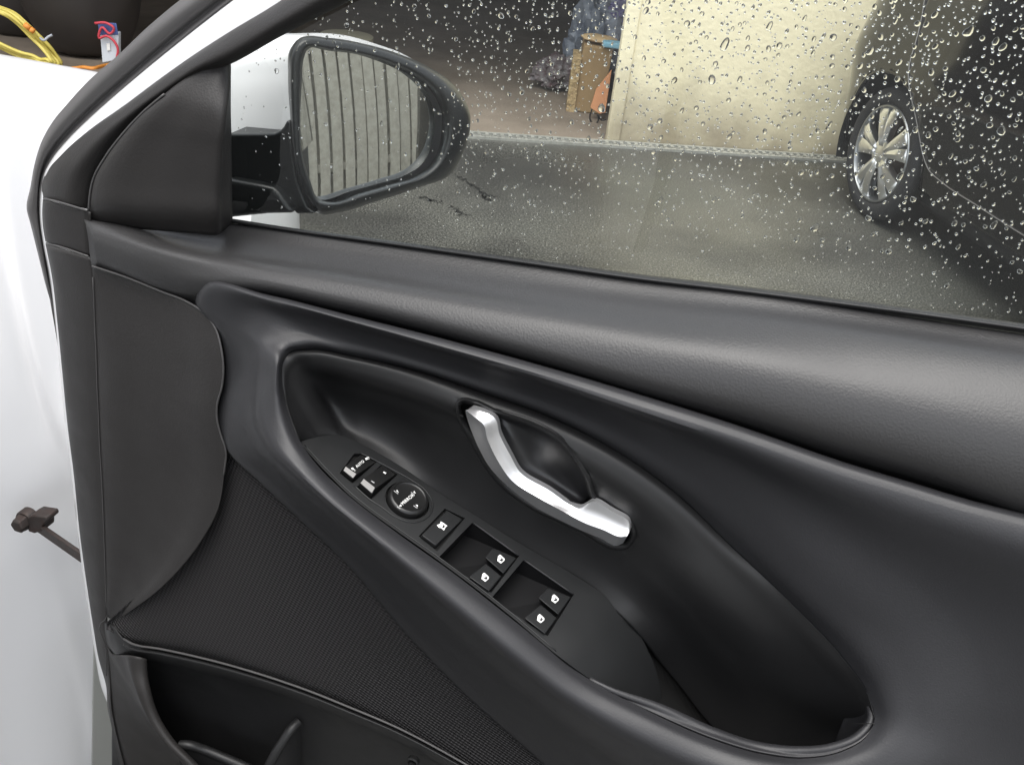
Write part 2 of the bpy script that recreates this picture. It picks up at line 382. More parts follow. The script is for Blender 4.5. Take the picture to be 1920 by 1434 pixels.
for k in range(5):
    rings.append([(lerp(E[i][0], O[i][0], prof_at(i)[k][0]), lerp(E[i][1], O[i][1], prof_at(i)[k][0]), prof_at(i)[k][1]) for i in range(30)])
rings.append(O)
insert = loft('armrest_trim', [rail(r) for r in rings], LEATHER2, door, mode='idx', closed=True, ns=8, sub=6, sharp=(1,))
tag(insert, 'smooth black padded trim that forms the armrest around the pull cup')

# ---- switch plane
OS = at(664, 825, 0); _b = at(1141, 1120, 0); _d = at(812, 1046, .06)
SN = np.cross(_b - OS, _d - OS); SN /= np.linalg.norm(SN)
if SN[2] < 0: SN = -SN
def sp(px, py, h=0.0): return atp(px, py, OS + SN * h, SN)

# ---- pull cup wall
WE = [(562,826,.052),(547,788,.044),(535,749,.037),(529,710,.032),(533,675,.026),(543,661,.020),(580,655,.012),(660,667,.006),(770,692,.002),(900,734,0),(1040,785,0),(1164,850,0),(1260,918,0),(1370,1022,.002),(1484,1131,.010),(1580,1233,.020),(1626,1300,.030),(1640,1347,.040)]
WSp = [(562,828),(575,824),(590,819),(605,816),(620,815),(637,815),(650,818),(690,836),(750,872),(832,928),(930,990),(1030,1050),(1110,1098),(1170,1150)]
WS = [(p[0] - (0 if i < 3 else 4), p[1] + (1 if i < 3 else 6), float((atp(p[0] - (0 if i < 3 else 4), p[1] + (1 if i < 3 else 6), OS - SN * (.001 if i < 3 else .004), SN) - P0) @ DW)) for i, p in enumerate(WSp)] + [(1260,1270,-.025),(1370,1390,-.022),(1500,1425,-.01),(1615,1395,.022)]
tst = [0, .05, .16, .35, .6, .85, 1]
bl = {0: [0,0,0,0,0,0,0], 4: [0,.001,.0,-.001,-.001,-.001,0], 5: [0,.003,.002,-.002,-.004,-.003,0], 6: [0,.008,.008,-.008,-.018,-.010,0], 8: [0,.010,.014,-.003,-.017,-.010,0],
      9: [0,.010,.016,.007,-.004,-.004,0], 10: [0,.010,.016,.008,-.001,-.002,0], 12: [0,.007,.012,.010,0,-.004,0], 13: [0,.004,.007,.011,.003,-.006,0], 14: [0,.002,.005,.011,.002,-.006,0], 15: [0,.001,-.001,-.004,-.010,-.006,0], 17: [0,-.002,-.006,-.014,-.014,-.006,0]}
def bl_at(i):
    ks = sorted(bl); a = max(k for k in ks if k <= i); b = min(k for k in ks if k >= i); f = 0 if a == b else (i - a) / (b - a)
    return [lerp(x, y, f) for x, y in zip(bl[a], bl[b])]
wr = []
for k, t in enumerate(tst):
    wr.append([(lerp(e[0], s_[0], t), lerp(e[1], s_[1], t), lerp(e[2] - .0012, s_[2], t) + bl_at(i)[k]) for i, (e, s_) in enumerate(zip(WE, WS))])
bez = [(863,747),(890,749),(929,766),(1008,792),(1047,815),(1078,850),(1105,893),(1119,932),(1164,960),(1187,983),(1191,1007),(1175,1028),(1160,1030),(1086,995),(988,948),(937,909),(906,870),(883,827),(855,772),(854,756)]
bezd = [tuple(p[:2]) for p in spline_idx(np.array([(x, y, 0) for x, y in bez], float), 6, True)]
def inset(poly, d):
    n = len(poly); P = np.array(poly, float); A = .5 * sum(P[i][0]*P[(i+1)%n][1]-P[(i+1)%n][0]*P[i][1] for i in range(n)); out = []
    for i in range(n):
        t = P[(i + 1) % n] - P[i - 1]; t /= max(np.linalg.norm(t), 1e-9); nrm = np.array([-t[1], t[0]]) * (1 if A > 0 else -1)
        out.append(tuple(P[i] + nrm * d))
    return out
cup = loft('cup_wall', [rail(r) for r in wr], HARD, door, mode='idx', ns=9, sub=9, hole=inset(bezd, 5), solid=.001)
tag(cup, 'hard black plastic liner of the pull cup behind the door handle')
# cup front rim, inner wall and floor of the pull pocket
PE = [(1618,1288,.0275),(1632,1317,.034),(1640,1347,.040),(1625,1380,.050),(1580,1408,.060),(1510,1421,.066),(1430,1413,.070),(1340,1387,.074),(1223,1336,.075),(1138,1293,.075),(1085,1260,.0748),(1035,1219,.0745)]
PI = [(1616,1290,.026),(1608,1318,.030),(1597,1345,.034),(1580,1366,.041),(1543,1388,.050),(1490,1399,.056),(1422,1396,.060),(1337,1370,.064),(1235,1325,.068),(1138,1287,.073),(1085,1257,.0735),(1035,1217,.073)]
_sf = [.03,.06,.12,.25,.45,.7,.9,1,1,.7,.4,.2,.1] + [1] * 20
PI = [tuple(lerp(a_, b_, f_) for a_, b_ in zip(p, q)) for p, q, f_ in zip(PE, PI, _sf)]
_sk = [.012,.010,.006,.004] + [.003] * 6 + [.006,.008,.008,.008]
PE = [(p[0], p[1], p[2] - k_) for p, k_ in zip(PE, _sk)]; PI = [(p[0], p[1], p[2] - max(0, k_ - .003)) for p, k_ in zip(PI, _sk)]
pe = rail(PE); pm = rail([((a[0]+b[0])/2, (a[1]+b[1])/2, (a[2]+b[2])/2 - .0005) for a, b in zip(PE, PI)]); pi_ = rail(PI)
pd1 = pi_ + DV * -.012 + DW * -.008; pd2 = pi_ + DV * -.08 + DW * -.014
loft('cup_rim', [pe, pm, pi_, pd1, pd2], LEATHER2, cup, mode='idx', ns=8, sub=5)
fl0 = rail(WS[13:]); fl1 = pd2[::-1][[2, 4, 6, 8, 10]]
loft('cup_floor', [fl0, fl1], WELLB, cup, mode='idx', ns=6, sub=4)
# seam at the rear end of the cup
tube('cup_seam', rail([(1590,1356,.036),(1612,1356,.041),(1639,1356,.044)]), .0003, WELLB, cup, n=12)

# ---- door release handle
lb = bezd
_cv = np.array([v.co for v in cup.data.vertices]) + ORG[cup.name]; _cp = pix(_cv); _sel = (_cp[:,0] > 840) & (_cp[:,0] < 1205) & (_cp[:,1] > 735) & (_cp[:,1] < 1045) & np.array([inside(p, inset(bezd, -14)) for p in _cp])
_cw = (_cv[_sel] - P0) @ DW; _co = np.linalg.lstsq(np.c_[np.ones(_sel.sum()), _cp[_sel] / 1000], _cw, rcond=None)[0]
def wl(x, y): return float(_co @ np.array([1, x / 1000, y / 1000]))
_near = lambda x, y: float((_cv[np.argmin(((_cp - np.array([x, y])) ** 2).sum(1))] - P0) @ DW)
bl0 = rail([(x, y, _near(x, y) - .001) for x, y in inset(lb, -2)]); bl1 = rail([(x, y, wl(x, y) * .4 + _near(x, y) * .6 + .0032) for x, y in inset(lb, 4)]); bl2 = rail([(x, y, wl(x, y) + .001) for x, y in inset(lb, 9)]); bl3 = rail([(x, y, wl(x, y) - .013) for x, y in inset(lb, 11)])
rows = cross([bl0, bl1, bl2, bl3], 4); V = rows.reshape(-1, 3); F = grid_faces(rows.shape[0], rows.shape[1], True)
F.append(tuple(range((rows.shape[0]-1) * rows.shape[1], rows.shape[0] * rows.shape[1])))
handle = build('door_handle', V, F, HARD, door, face_cam=True, sharp=50); tag(handle, 'satin silver curved release lever in a black recess')
fc0 = [(929,770,.001),(1008,796,.001),(1047,819,.001),(1075,852,.001),(1100,893,.001),(1114,930,.001)]
fc1 = [(924,784,-.010),(937,815,-.010),(957,854,-.010),(978,884,-.010),(1027,914,-.010),(1086,948,-.010)]
fr = []
for t, w in ((0,.001),(.06,-.003),(.22,-.0095),(.48,-.0115),(.74,-.008),(.92,-.001),(1,.0035)):
    fr.append(rail([(lerp(a[0], b[0], t), lerp(a[1], b[1], t), w + wl(lerp(a[0], b[0], t), lerp(a[1], b[1], t))) for a, b in zip(fc0, fc1)]))
loft('finger_cup', fr, mat('finger_cup_plastic', (.016,.016,.017), .3, .5), handle, mode='idx', ns=7, sub=5)
LT = [(884,765),(905,771),(926,782),(937,815),(957,854),(976,886),(1027,917),(1086,952),(1115,940),(1147,958),(1178,977),(1182,992)]
LK = [(873,769),(890,782),(905,794),(914,823),(936,868),(960,901),(1008,932),(1066,964),(1098,981),(1131,993),(1163,1006),(1176,1005)]
LB = [(873,774),(878,792),(885,811),(900,845),(916,873),(949,909),(1000,948),(1062,981),(1094,996),(1126,1009),(1155,1023),(1168,1018)]
lt = rail([(x, y, .0085 + wl(x, y)) for x, y in LT]); lm = rail([(lerp(a[0],b[0],.45), lerp(a[1],b[1],.45), .0130 + wl(*b)) for a, b in zip(LT, LK)]); lk = rail([(x, y, .0172 + wl(x, y)) for x, y in LK])
lk2 = rail([(lerp(a[0],b[0],.12), lerp(a[1],b[1],.12), .0160 + wl(*b)) for a, b in zip(LK, LB)]); lbt = rail([(x, y, .003 + wl(x, y)) for x, y in LB])
lbk = lbt - DW * .008; ltk = lt - DW * .005
rs = [spline_idx(r, 6) for r in (ltk, lt, lm, lk, lk2, lbt, lbk)]
rows = cross(rs, 4, (1, 3, 5)); mm, nn = rows.shape[:2]; V = rows.reshape(-1, 3); F = grid_faces(mm, nn)
F.append(tuple(i * nn for i in range(mm))); F.append(tuple(i * nn + nn - 1 for i in range(mm)))
build('lever', V, F, CHROME, handle, face_cam=True, sharp=40)

# ---- switch panel (flat shelf that dips into the pocket), cut for its wells
S_up = [(562,829),(575,824),(590,820),(605,817),(637,816),(664,826),(734,863),(832,929),(890,965),(969,1015),(1074,1076),(1141,1121),(1186,1169),(1216,1221),(1235,1273),(1243,1330)]
S_lo = [(1195,1318),(1149,1298),(1100,1268),(1040,1224),(969,1164),(890,1101),(812,1043),(734,988),(656,929),(628,902),(598,871),(575,845)]
wells = {'lock': [(664,850),(680,850),(707,865),(661,906),(637,887)], 'fold': [(715,871),(746,889),(695,937),(668,913)],
         'wlock': [(834,953),(872,971),(820,1033),(785,1005)],
         'win1': [(886,979),(974,1041),(921,1111),(880,1084),(822,1045)], 'win2': [(982,1049),(1076,1114),(1027,1192),(984,1164),(921,1121)]}
kc = sp(764, 938, 0)
e1 = sp(800, 961, 0) - kc; e1 /= np.linalg.norm(e1); e2 = np.cross(SN, e1)
KR = np.linalg.norm(sp(803, 938, 0) - kc) * 1.02
kn = [pix(kc + e1 * KR * math.cos(q) + e2 * KR * math.sin(q)) for q in np.linspace(0, 2*math.pi, 41)[:-1]]
wells['knob'] = [tuple(p) for p in kn]
def dense(poly, step=6):
    out = []
    for i in range(len(poly)):
        a, b = np.array(poly[i], float), np.array(poly[(i + 1) % len(poly)], float); n = max(1, int(np.linalg.norm(b - a) / step))
        out += [tuple(lerp(a, b, k / n)) for k in range(n)]
    return out
loopS = spline_idx(np.array([(x, y, 0) for x, y in S_up], float), 4)[:, :2].tolist() + spline_idx(np.array([(x, y, 0) for x, y in S_lo], float), 4)[:, :2].tolist()
loops = [[tuple(p) for p in loopS]] + [dense(wells[k]) for k in wells]
pts, eds = [], []
for lp in loops:
    b0_ = len(pts); pts += lp; eds += [(b0_ + i, b0_ + (i + 1) % len(lp)) for i in range(len(lp))]
for x in range(570, 1250, 14):
    for y in range(820, 1330, 14):
        if inside((x, y), loops[0]) and not any(inside((x, y), l) for l in loops[1:]): pts.append((x + .3, y + .2))
vo, eo, fo, *_ = delaunay_2d_cdt([Vector(p) for p in pts], eds, [], 0, 1e-4)
vo = [(v.x, v.y) for v in vo]; ff = []
for f in fo:
    c = np.mean([vo[i] for i in f], axis=0)
    if inside(c, loops[0]) and not any(inside(c, l) for l in loops[1:]): ff.append(tuple(f))
_ax = np.array([1141 - 664, 1120 - 825], float); _ax /= np.linalg.norm(_ax)
def panel_h(x, y):
    s_ = (np.array([x - 664, y - 825]) @ _ax); k = max(0, (s_ - 540)) / 200.0
    return -.055 * k * k
spanel = build('switch_panel', [sp(x, y, panel_h(x, y)) for x, y in vo], ff, SATIN, door, face_cam=True)
tag(spanel, 'satin black switch panel on the armrest')
def well(poly, depth, name='switch_well', M=WELLB, depths=None):
    n = len(poly); top = [sp(x, y, .0) for x, y in poly]; bot = [t - SN * (depth if depths is None else depths[i]) for i, t in enumerate(top)]
    V = top + bot; F = [(i, (i + 1) % n, n + (i + 1) % n, n + i) for i in range(n)] + [tuple(range(n, 2 * n))]
    return build(name, V, F, M, spanel, smooth=False, face_cam=True)
well(wells['lock'], .004); well(wells['fold'], .004); well(wells['wlock'], .004); well(wells['knob'], .005)
WELLG = mat('well_floor_plastic', (.006, .006, .0065), .5, .2)
well(wells['win1'], .012, M=WELLG, depths=[.018,.004,.003,.006,.022]); well(wells['win2'], .012, M=WELLG, depths=[.018,.004,.003,.006,.022])

def rocker(name, back, ft, fl, base, label, hb=.0015, hf=.0055, hl=.0045, h0=-.004):
    A = [sp(*back[0], hb), sp(*back[1], hb)]; B = [sp(*ft[0], hf), sp(*ft[1], hf)]; Cc = [sp(*fl[0], hl), sp(*fl[1], hl)]; Dd = [sp(*base[0], h0 + .003), sp(*base[1], h0 + .003)]
    low = [A[0] - SN * .005, A[1] - SN * .005]; lb_ = [B[0] - SN * (hf + .004), B[1] - SN * (hf + .004)]
    V = A + B + Dd + lb_ + low + Cc
    # 0,1 A  2,3 B  4,5 D  6,7 lb  8,9 low  10,11 C
    F = [(0, 1, 3, 2), (10, 11, 5, 4), (4, 5, 7, 6), (6, 7, 9, 8), (8, 9, 1, 0), (0, 2, 10, 4, 6, 8), (1, 9, 7, 5, 11, 3), (2, 3, 11, 10)]
    o = build(name, V, F, GLOSSB, spanel, sharp=30, bevel=.0004); tag(o, label)
    nrm = np.cross(B[1] - B[0], Cc[0] - B[0]); nrm /= np.linalg.norm(nrm)
    if nrm @ (CAM - B[0]) < 0: nrm = -nrm
    q = [lerp(B[0], B[1], .04), lerp(B[0], B[1], .96), lerp(Cc[0], Cc[1], .96), lerp(Cc[0], Cc[1], .04)]
    q = [p + nrm * .0004 for p in q]
    prism('button_face', q, [p - nrm * .0010 for p in q], GREYB, o, bevel=.0002)
    return o
lock = rocker('lock_switch', [(677,852),(704,866)], [(647,874),(669,889)], [(643.5,881.5),(662.5,897)], [(640,886),(659,903)], 'black central locking rocker marked AUTO between two padlocks')
fold = rocker('fold_switch', [(717,872),(742,889)], [(681,897),(704,915)], [(675,905),(698,925)], [(671,912),(694,934)], 'black mirror folding rocker with a grey lip')
# mirror knob
def lathe(prof_, c, ax1, ax2, axn, seg=40):
    V, F = [], []
    for (r, h) in prof_:
        for k in range(seg):
            q = 2 * math.pi * k / seg; V.append(c + ax1 * r * math.cos(q) + ax2 * r * math.sin(q) + axn * h)
    for i in range(len(prof_) - 1):
        for k in range(seg): F.append((i*seg+k, i*seg+(k+1)%seg, (i+1)*seg+(k+1)%seg, (i+1)*seg+k))
    F.append(tuple((len(prof_)-1)*seg + k for k in range(seg))); F.append(tuple(range(seg))[::-1])
    return V, F
kc2 = sp(766, 938, 0) + e1 * 0
V, F = lathe([(KR*.90,-.004),(KR*.90,.0030),(KR*.885,.0036),(KR*.80,.0050),(KR*.77,.0051),(KR*.745,.0046),(KR*.70,.0043),(KR*.3,.0040),(KR*.05,.0039)], kc, e1, e2, SN, 56)
knob = build('mirror_knob', V, F, GLOSSB, spanel, sharp=50); tag(knob, 'round black mirror adjuster lettered MIRROR with four arrows')
pill = [(676,849),(704,863),(740,882),(775,902),(800,922),(811,944),(806,964),(790,976),(766,978),(740,968),(715,950),(696,938),(664,910)]
tube('frame_bead', [sp(x, y, .0003) for x, y in spline_idx(np.array([(x, y, 0) for x, y in pill], float), 5)[:, :2]], .0007, SATIN, spanel, seg=6)
# window lock button
T = [(838,957),(867,973),(817,1022),(791,1003)]
prism('window_lock_button', [sp(*T[0], .001), sp(*T[1], .001), sp(*T[2], .0045), sp(*T[3], .0045)], [sp(836,957,-.003), sp(867,976,-.003), sp(814,1031,-.003), sp(786,1009,-.003)], SATIN, spanel, bevel=.0006)
def win_switch(q, label, hb=.0):
    o = prism('window_switch', [sp(q[0][0], q[0][1], .0012), sp(q[1][0], q[1][1], .0012), sp(q[2][0], q[2][1], .0032), sp(q[3][0], q[3][1], .0032)],
              [sp(q[0][0], q[0][1]+3, -.008), sp(q[1][0], q[1][1]+3, -.008), sp(q[2][0]-1, q[2][1]+4, -.008), sp(q[3][0]+1, q[3][1]+4, -.008)], SATIN, spanel, bevel=.0008); tag(o, label); return o
wsw = [win_switch([(924,1027),(968,1046),(944,1075),(909,1044)], 'window rocker at the top of the forward pair'),
       win_switch([(911,1056),(940,1080),(917,1108),(879,1081)], 'window rocker at the bottom of the forward pair'),
       win_switch([(1027,1102),(1070,1119),(1047,1152),(1009,1120)], 'window rocker at the top of the rear pair'),
       win_switch([(1014,1133),(1044,1158),(1022,1188),(983,1158)], 'window rocker at the bottom of the rear pair')]
for a, b in (((886,979),(972,1041)), ((982,1049),(1074,1113))):
    tube('well_edge', [sp(*lerp(np.array(a, float), np.array(b, float), t), .0002) for t in np.linspace(0, 1, 8)], .0008, SATIN, spanel, seg=6)
tube('panel_bead', [sp(x + 3, y - 4, .0002) for x, y in spline_idx(np.array([(x, y, 0) for x, y in [(568,838),(598,871),(656,929),(734,988),(812,1043),(890,1101),(969,1164),(1040,1224)]], float), 5)[:, :2]], .0006, SATIN, spanel, seg=6)

# printed symbols: thin raised print on the switches
def decal(polys, face_px, h, name, parent, M=PRINT):
    V, F = [], []
    for po in polys:
        b_ = len(V); V += [sp(face_px[0] + x, face_px[1] + y, h) for x, y in po]; F.append(tuple(range(b_, b_ + len(po))))
    return build(name, V, F, M, parent, smooth=False, face_cam=True, solid=.00008)
def z(l, c, s_): return [((x - c[0]) / s_, (y - c[1]) / s_) for x, y in l]
winglass = [(-5.5,-.5),(-5,-4),(-2.5,-7),(-.5,-7.5),(8,.5),(7.8,4),(1,10),(-6.5,4.5)]
winhole = [(.8,-1.8),(5.4,2.0),(3.6,6.2),(-2.0,4.2),(-2.4,2.6),(1.2,2.2)]
for (cx, cy), swo, hh in zip(((938.5,1046.5),(909,1080.5),(1040,1121),(1013,1158)), wsw, (.0026,)*4):
    s_ = .95
    decal([[(x*s_, y*s_) for x, y in winglass]], (cx, cy), hh + .0006, 'window_symbol', swo)
    decal([[(x*s_, y*s_) for x, y in winhole]], (cx, cy), hh + .0008, 'window_symbol', swo, GLOSSB)
wlb = [o for o in bpy.data.objects if o.name.startswith('window_lock_button')][0]
star = []
for k in range(8):
    q = R(22.5 + 45 * k); star.append((9*math.cos(q)*1.0, 9*math.sin(q)*.9))
decal([[(-10,-1),(-4,-3),(-2.5,-8),(3,-4.5),(10,.5),(6.5,3),(3.5,9),(-2,4.5),(-6,4)]], (829,985), .0036, 'lock_symbol', wlb)
decal([[(0,-1),(4,-2),(4.5,2),(2,4),(-2,3),(1.5,1.5)]], (829.5,985.5), .0038, 'lock_symbol', wlb, GLOSSB)
def lettering(txt, c0, c1, h, size, parent, M=PRINT):
    cu = bpy.data.curves.new('lettering', 'FONT'); cu.body = txt; cu.size = size; cu.align_x = 'CENTER'; cu.align_y = 'CENTER'; cu.extrude = .00005; cu.space_character = 1.05
    o = bpy.data.objects.new('lettering', cu); COL.objects.link(o); cu.materials.append(M)
    a, b = sp(*c0, h), sp(*c1, h); ex = (b - a) / np.linalg.norm(b - a); ey = np.cross(SN, ex)
    mt = Matrix((ex, ey, SN)).transposed().to_4x4(); mt.translation = Vector((a + b) / 2 - ORG[parent.name])
    bpy.context.view_layer.update()
    me = bpy.data.meshes.new_from_object(o); bpy.data.objects.remove(o); me.name = 'lettering'
    o = bpy.data.objects.new('lettering', me); COL.objects.link(o)
    o.parent = parent; o.matrix_local = mt
    return o
lettering('MIRROR', (756,943), (773,929), .0046, .0040, knob)
def tri(c, d1, d2, s1=2.9, s2=2.3):
    c = np.array(c); d1 = np.array(d1, float); d1 /= np.linalg.norm(d1); d2 = np.array(d2, float); d2 /= np.linalg.norm(d2)
    return [tuple(c + d1 * s1), tuple(c - d1 * s1 * .5 + d2 * s2), tuple(c - d1 * s1 * .5 - d2 * s2)]
KH = .0047
decal([tri((-21,-17.5),(-.3,-1),(1,.5)), tri((11,-15.5),(-.2,-1),(1,.3)), tri((-15,9.5),(-.8,.4),(.5,1)), tri((16,9.5),(.3,1),(1,.3))], (766,938), KH, 'arrow_print', knob)
decal([[(-28,-18),(-27,-18.8),(-19,-13),(-20,-12)], [(4,-15),(5,-16),(12,-11),(11,-10)], [(-22,12),(-21,11),(-15,15),(-16,16)], [(9,10),(10,9),(17,14),(16,15)]], (766,938), KH, 'arrow_print', knob, mat('faint_print', (.35,.35,.35), .5))
LH = .0042
lettering('AUTO', (669.5,874), (680.5,865), LH + .0006, .0034, lock)
def ring(c, r, w=1.0, n=10): return [[(c[0]+math.cos(q)*(r), c[1]+math.sin(q)*(r*.8)) , (c[0]+math.cos(q2)*r, c[1]+math.sin(q2)*r*.8), (c[0]+math.cos(q2)*(r-w), c[1]+math.sin(q2)*(r-w)*.8), (c[0]+math.cos(q)*(r-w), c[1]+math.sin(q)*(r-w)*.8)] for q, q2 in zip(np.linspace(0,5.2,n), np.linspace(0,5.2,n)+5.2/(n-1))]
decal([[(-2.6,-2),(1,-3.6),(3,-.6),(-.6,1.4)]] + ring((2.8,-2.2), 2.8, 1.1), (687,861), LH, 'padlock_print', lock)
decal([[(-3,-1.4),(.6,-3),(2.6,.2),(-1,2)]] + ring((2.6,2.4), 2.7, 1.1), (661,879), LH + .001, 'padlock_print', lock)
decal([[(-3,-2),(-1,-3.2),(3.5,-.6),(1.6,1.6)]], (721,887), .0035, 'fold_print', fold)
decal([[(-3.5,-1.5),(-2.6,-2.3),(3.6,1.2),(2.8,2.3),(.5,1.8)]], (699,903), .0052, 'fold_print', fold, mat('faint_print', (.35,.35,.35), .5))
# ---- front part of the inner trim
FR = [(173,499),(234,519),(301,546),(351,566),(385,589),(405,618),(415,654),(419,688),(417,721),(407,761),(407,785),(415,818),(422,838),(420,890),(410,950),(383,1004),(340,1062),(294,1108),(247,1143),(217,1165)]
FL = [(173,503),(174,520),(175,540),(176,562),(177,590),(178,618),(180,654),(181,688),(182,721),(184,761),(185,785),(186,818),(187,838),(190,890),(193,950),(195,1004),(197,1062),(198,1096),(199,1128),(201,1156)]
fb = [-.010,-.008,-.006,-.003,.001,.005,.009,.011,.012,.012,.012,.012,.012,.010,.010,.009,.008,.006,.000,-.008]
frs = []
for t, k in ((0, 0), (.04, .10), (.35, .30), (.7, .62), (.9, .92), (1.0, 1.0)):
    frs.append([(lerp(l[0], r_[0], t), lerp(l[1], r_[1], t), lerp(-.014, b_, k)) for l, r_, b_ in zip(FL, FR, fb)])
frs.append([(r_[0] + 1.5, r_[1] - .5, b_ - .008) for r_, b_ in zip(FR, fb)])
fp = loft('front_trim', [rail(r) for r in frs], HARDG, door, mode='idx', ns=6, sub=4, sharp=(5,), solid=.001)
tag(fp, 'leather-grained black trim at the hinge end with a bulging rear edge')
# seam beads (moulded edges, their highlight painted in as a paler colour)
SEAM = mat('seam_edge_highlight', (.06, .058, .058), .4, .5)
tube('trim_edge', rail([(p[0], p[1], b_ + .0006) for p, b_ in zip(FR[:14], fb)]), .0009, SEAM, fp, seg=6, n=70)
tube('trim_crease', rail([(p[0], p[1], -.0132) for p in FL[1:]] + [(186,1172,-.0135),(197,1208,-.0135),(199,1266,-.0135)]), .0005, SEAM, fp, seg=5, n=50)

# edge strips between the painted shell and the trim
WL = [(79,400),(85,455),(97,517),(107,601),(117,701),(127,802),(137,879),(149,996),(162,1092),(174,1170),(185,1235),(199,1286),(202,1330),(210,1364),(224,1434),(262,1560)]
ER = [(166,430),(167,480),(172,510),(176,567),(181,668),(184,768),(189,869),(195,996),(198,1096),(199,1166),(202,1210),(206,1280),(208,1325),(215,1364),(232,1434),(272,1560)]
tub = lambda P, wl, wr: [(x, y, lerp(wl, wr, 0)) for x, y in P]
es = []
for t, w in ((0, -.036), (.06, -.030), (.3, -.022), (.7, -.016), (1.05, -.0145)):
    es.append([(lerp(a[0], b[0], t), lerp(a[1], b[1], t), w) for a, b in zip(WL[2:], ER[2:])])
es = [[(lerp(85,167,t), lerp(457,484,t), w)] + r_ for r_, (t, w) in zip(es, ((0,-.036),(.06,-.030),(.3,-.022),(.7,-.016),(1.05,-.0145)))]
strip = loft('edge_strip', [rail(r) for r in es], HARDG, door, mode='idx', ns=5, sub=4, solid=.001); tag(strip, 'long black plastic strip down the hinge edge of the trim')
es = []
for t, w in ((0, -.036), (.06, -.030), (.4, -.023), (1.05, -.018)):
    es.append([(lerp(80,165,t), lerp(374,397,t), w), (lerp(79,165,t), lerp(400,425,t), w), (lerp(81,166,t), lerp(430,455,t), w), (lerp(85,166,t), lerp(453,480,t), w)])
loft('edge_strip', [rail(r) for r in es], HARDG, door, mode='idx', ns=5, sub=4, solid=.001)
# thin seams between the strip pieces, painted pale as if lit
tube('strip_seam', rail([(82,372,-.032),(110,379,-.022),(164,395,-.017)]), .0009, SEAM, strip, seg=6, n=12)
tube('strip_seam', rail([(87,456,-.032),(120,465,-.021),(166,481,-.016)]), .0009, SEAM, strip, seg=6, n=12)

# window frame trim (up along the pillar) and sail panel at the mirror
AO = [(81,371),(80,351),(90,321),(117,288),(167,244),(234,197),(301,147),(368,100),(435,57),(502,17),(600,-48),(700,-115),(860,-215)]
AI = [(170,394),(172,380),(180,338),(203,295),(234,254),(274,211),(318,177),(366,145),(430,122),(530,66),(667,-4),(790,-70),(960,-165)]
es = []
for t, w in ((-.02,-.046), (.05,-.036), (.3,-.027), (.6,-.024), (.9,-.030), (1.0,-.050)):
    es.append([(lerp(a[0], b[0], t), lerp(a[1], b[1], t), w) for a, b in zip(AO, AI)])
ft = loft('window_frame_trim', [rail(r) for r in es], HARDG, door, mode='idx', ns=6, sub=4, solid=.002)
SLl = [(163,414),(167,382),(174,338),(197,295),(228,254),(268,211),(308,177),(345,144),(385,112),(415,92)]
SLr = [(437,434),(436,400),(435,360),(435,320),(434,285),(434,250),(433,215),(433,180),(433,150),(433,121)]
es = []
for t, w in ((0,-.030), (.012,-.019), (.05,-.0158), (.35,-.0150), (.70,-.0155), (.89,-.0185), (.93,-.036), (1.0,-.054)):
    es.append([(lerp(a[0], b[0], t), lerp(a[1], b[1], t), w) for a, b in zip(SLl, SLr)])
es = [[(x, y + (9 if 0 < k < 6 else 0) * max(0, 1 - i), w - (.014 if i == 0 else 0)) for i, (x, y, w) in enumerate(r_)] for k, r_ in enumerate(es)]
es = [[(x, y, w - .006 * max(0, i - 5.5) ** 1.2) for i, (x, y, w) in enumerate(r_)] for r_ in es]
sail = loft('sail_panel', [rail(r) for r in es], HARDG, door, mode='idx', ns=6, sub=4, solid=.002); tag(sail, 'matt black triangular panel covering the mirror mount')
tube('sail_edge', rail([(x, y, -.0195) for x, y in [(166,398)] + SLl[1:7]]), .0009, SEAM, sail, seg=6, n=30)

# painted shell edge and rubber seal
SO = [(700,-180),(560,-88),(438,0),(335,80),(254,147),(174,218),(127,264),(97,301),(84,325),(78,351),(76,372),(75,400),(81,455),(93,517),(103,601),(113,701),(123,802),(133,879),(145,996),(158,1092),(170,1170),(180,1235),(190,1286),(206,1330),(214,1364),(228,1434),(264,1560)]
SI = [(840,-215),(680,-110),(545,-5),(445,57),(311,147),(177,244),(127,288),(100,321),(92,335),(88,351),(88,372),(87,400),(92,455),(104,517),(114,601),(124,701),(134,802),(144,879),(156,996),(169,1092),(181,1170),(192,1235),(206,1286),(218,1330),(226,1364),(240,1434),(276,1560)]
es = []
for t, w in ((-.03,-.060), (.05,-.048), (.5,-.042), (.9,-.041), (1.0,-.041)):
    es.append([(lerp(a[0], b[0], t), lerp(a[1], b[1], t), w) for a, b in zip(SO, SI)])
shell = loft('door_shell', [rail(r) for r in es], WHITE, door, mode='idx', ns=5, sub=3, solid=.002); tag(shell, 'white painted metal edge of the door frame')
QO = [(590,-180),(450,-80),(338,0),(278,50),(221,104),(167,151),(127,194),(97,231),(77,268),(64,311),(57,351),(50,392),(57,420),(72,480),(87,540),(103,594),(112,690)]
QI = [(712,-180),(572,-88),(450,0),(345,82),(262,150),(182,222),(133,268),(101,305),(87,328),(81,353),(80,392),(84,420),(92,480),(101,540),(112,601),(122,701),(124,720)]
es = []
for t, w in ((0,-.085), (.05,-.066), (.28,-.050), (.55,-.052), (.68,-.057), (.85,-.052), (1.0,-.062)):
    es.append([(lerp(a[0], b[0], t), lerp(a[1], b[1], t), w) for a, b in zip(QO, QI)])
loft('weather_seal', [rail(r) for r in es], RUBBER, door, mode='idx', ns=6, sub=4, solid=.002)
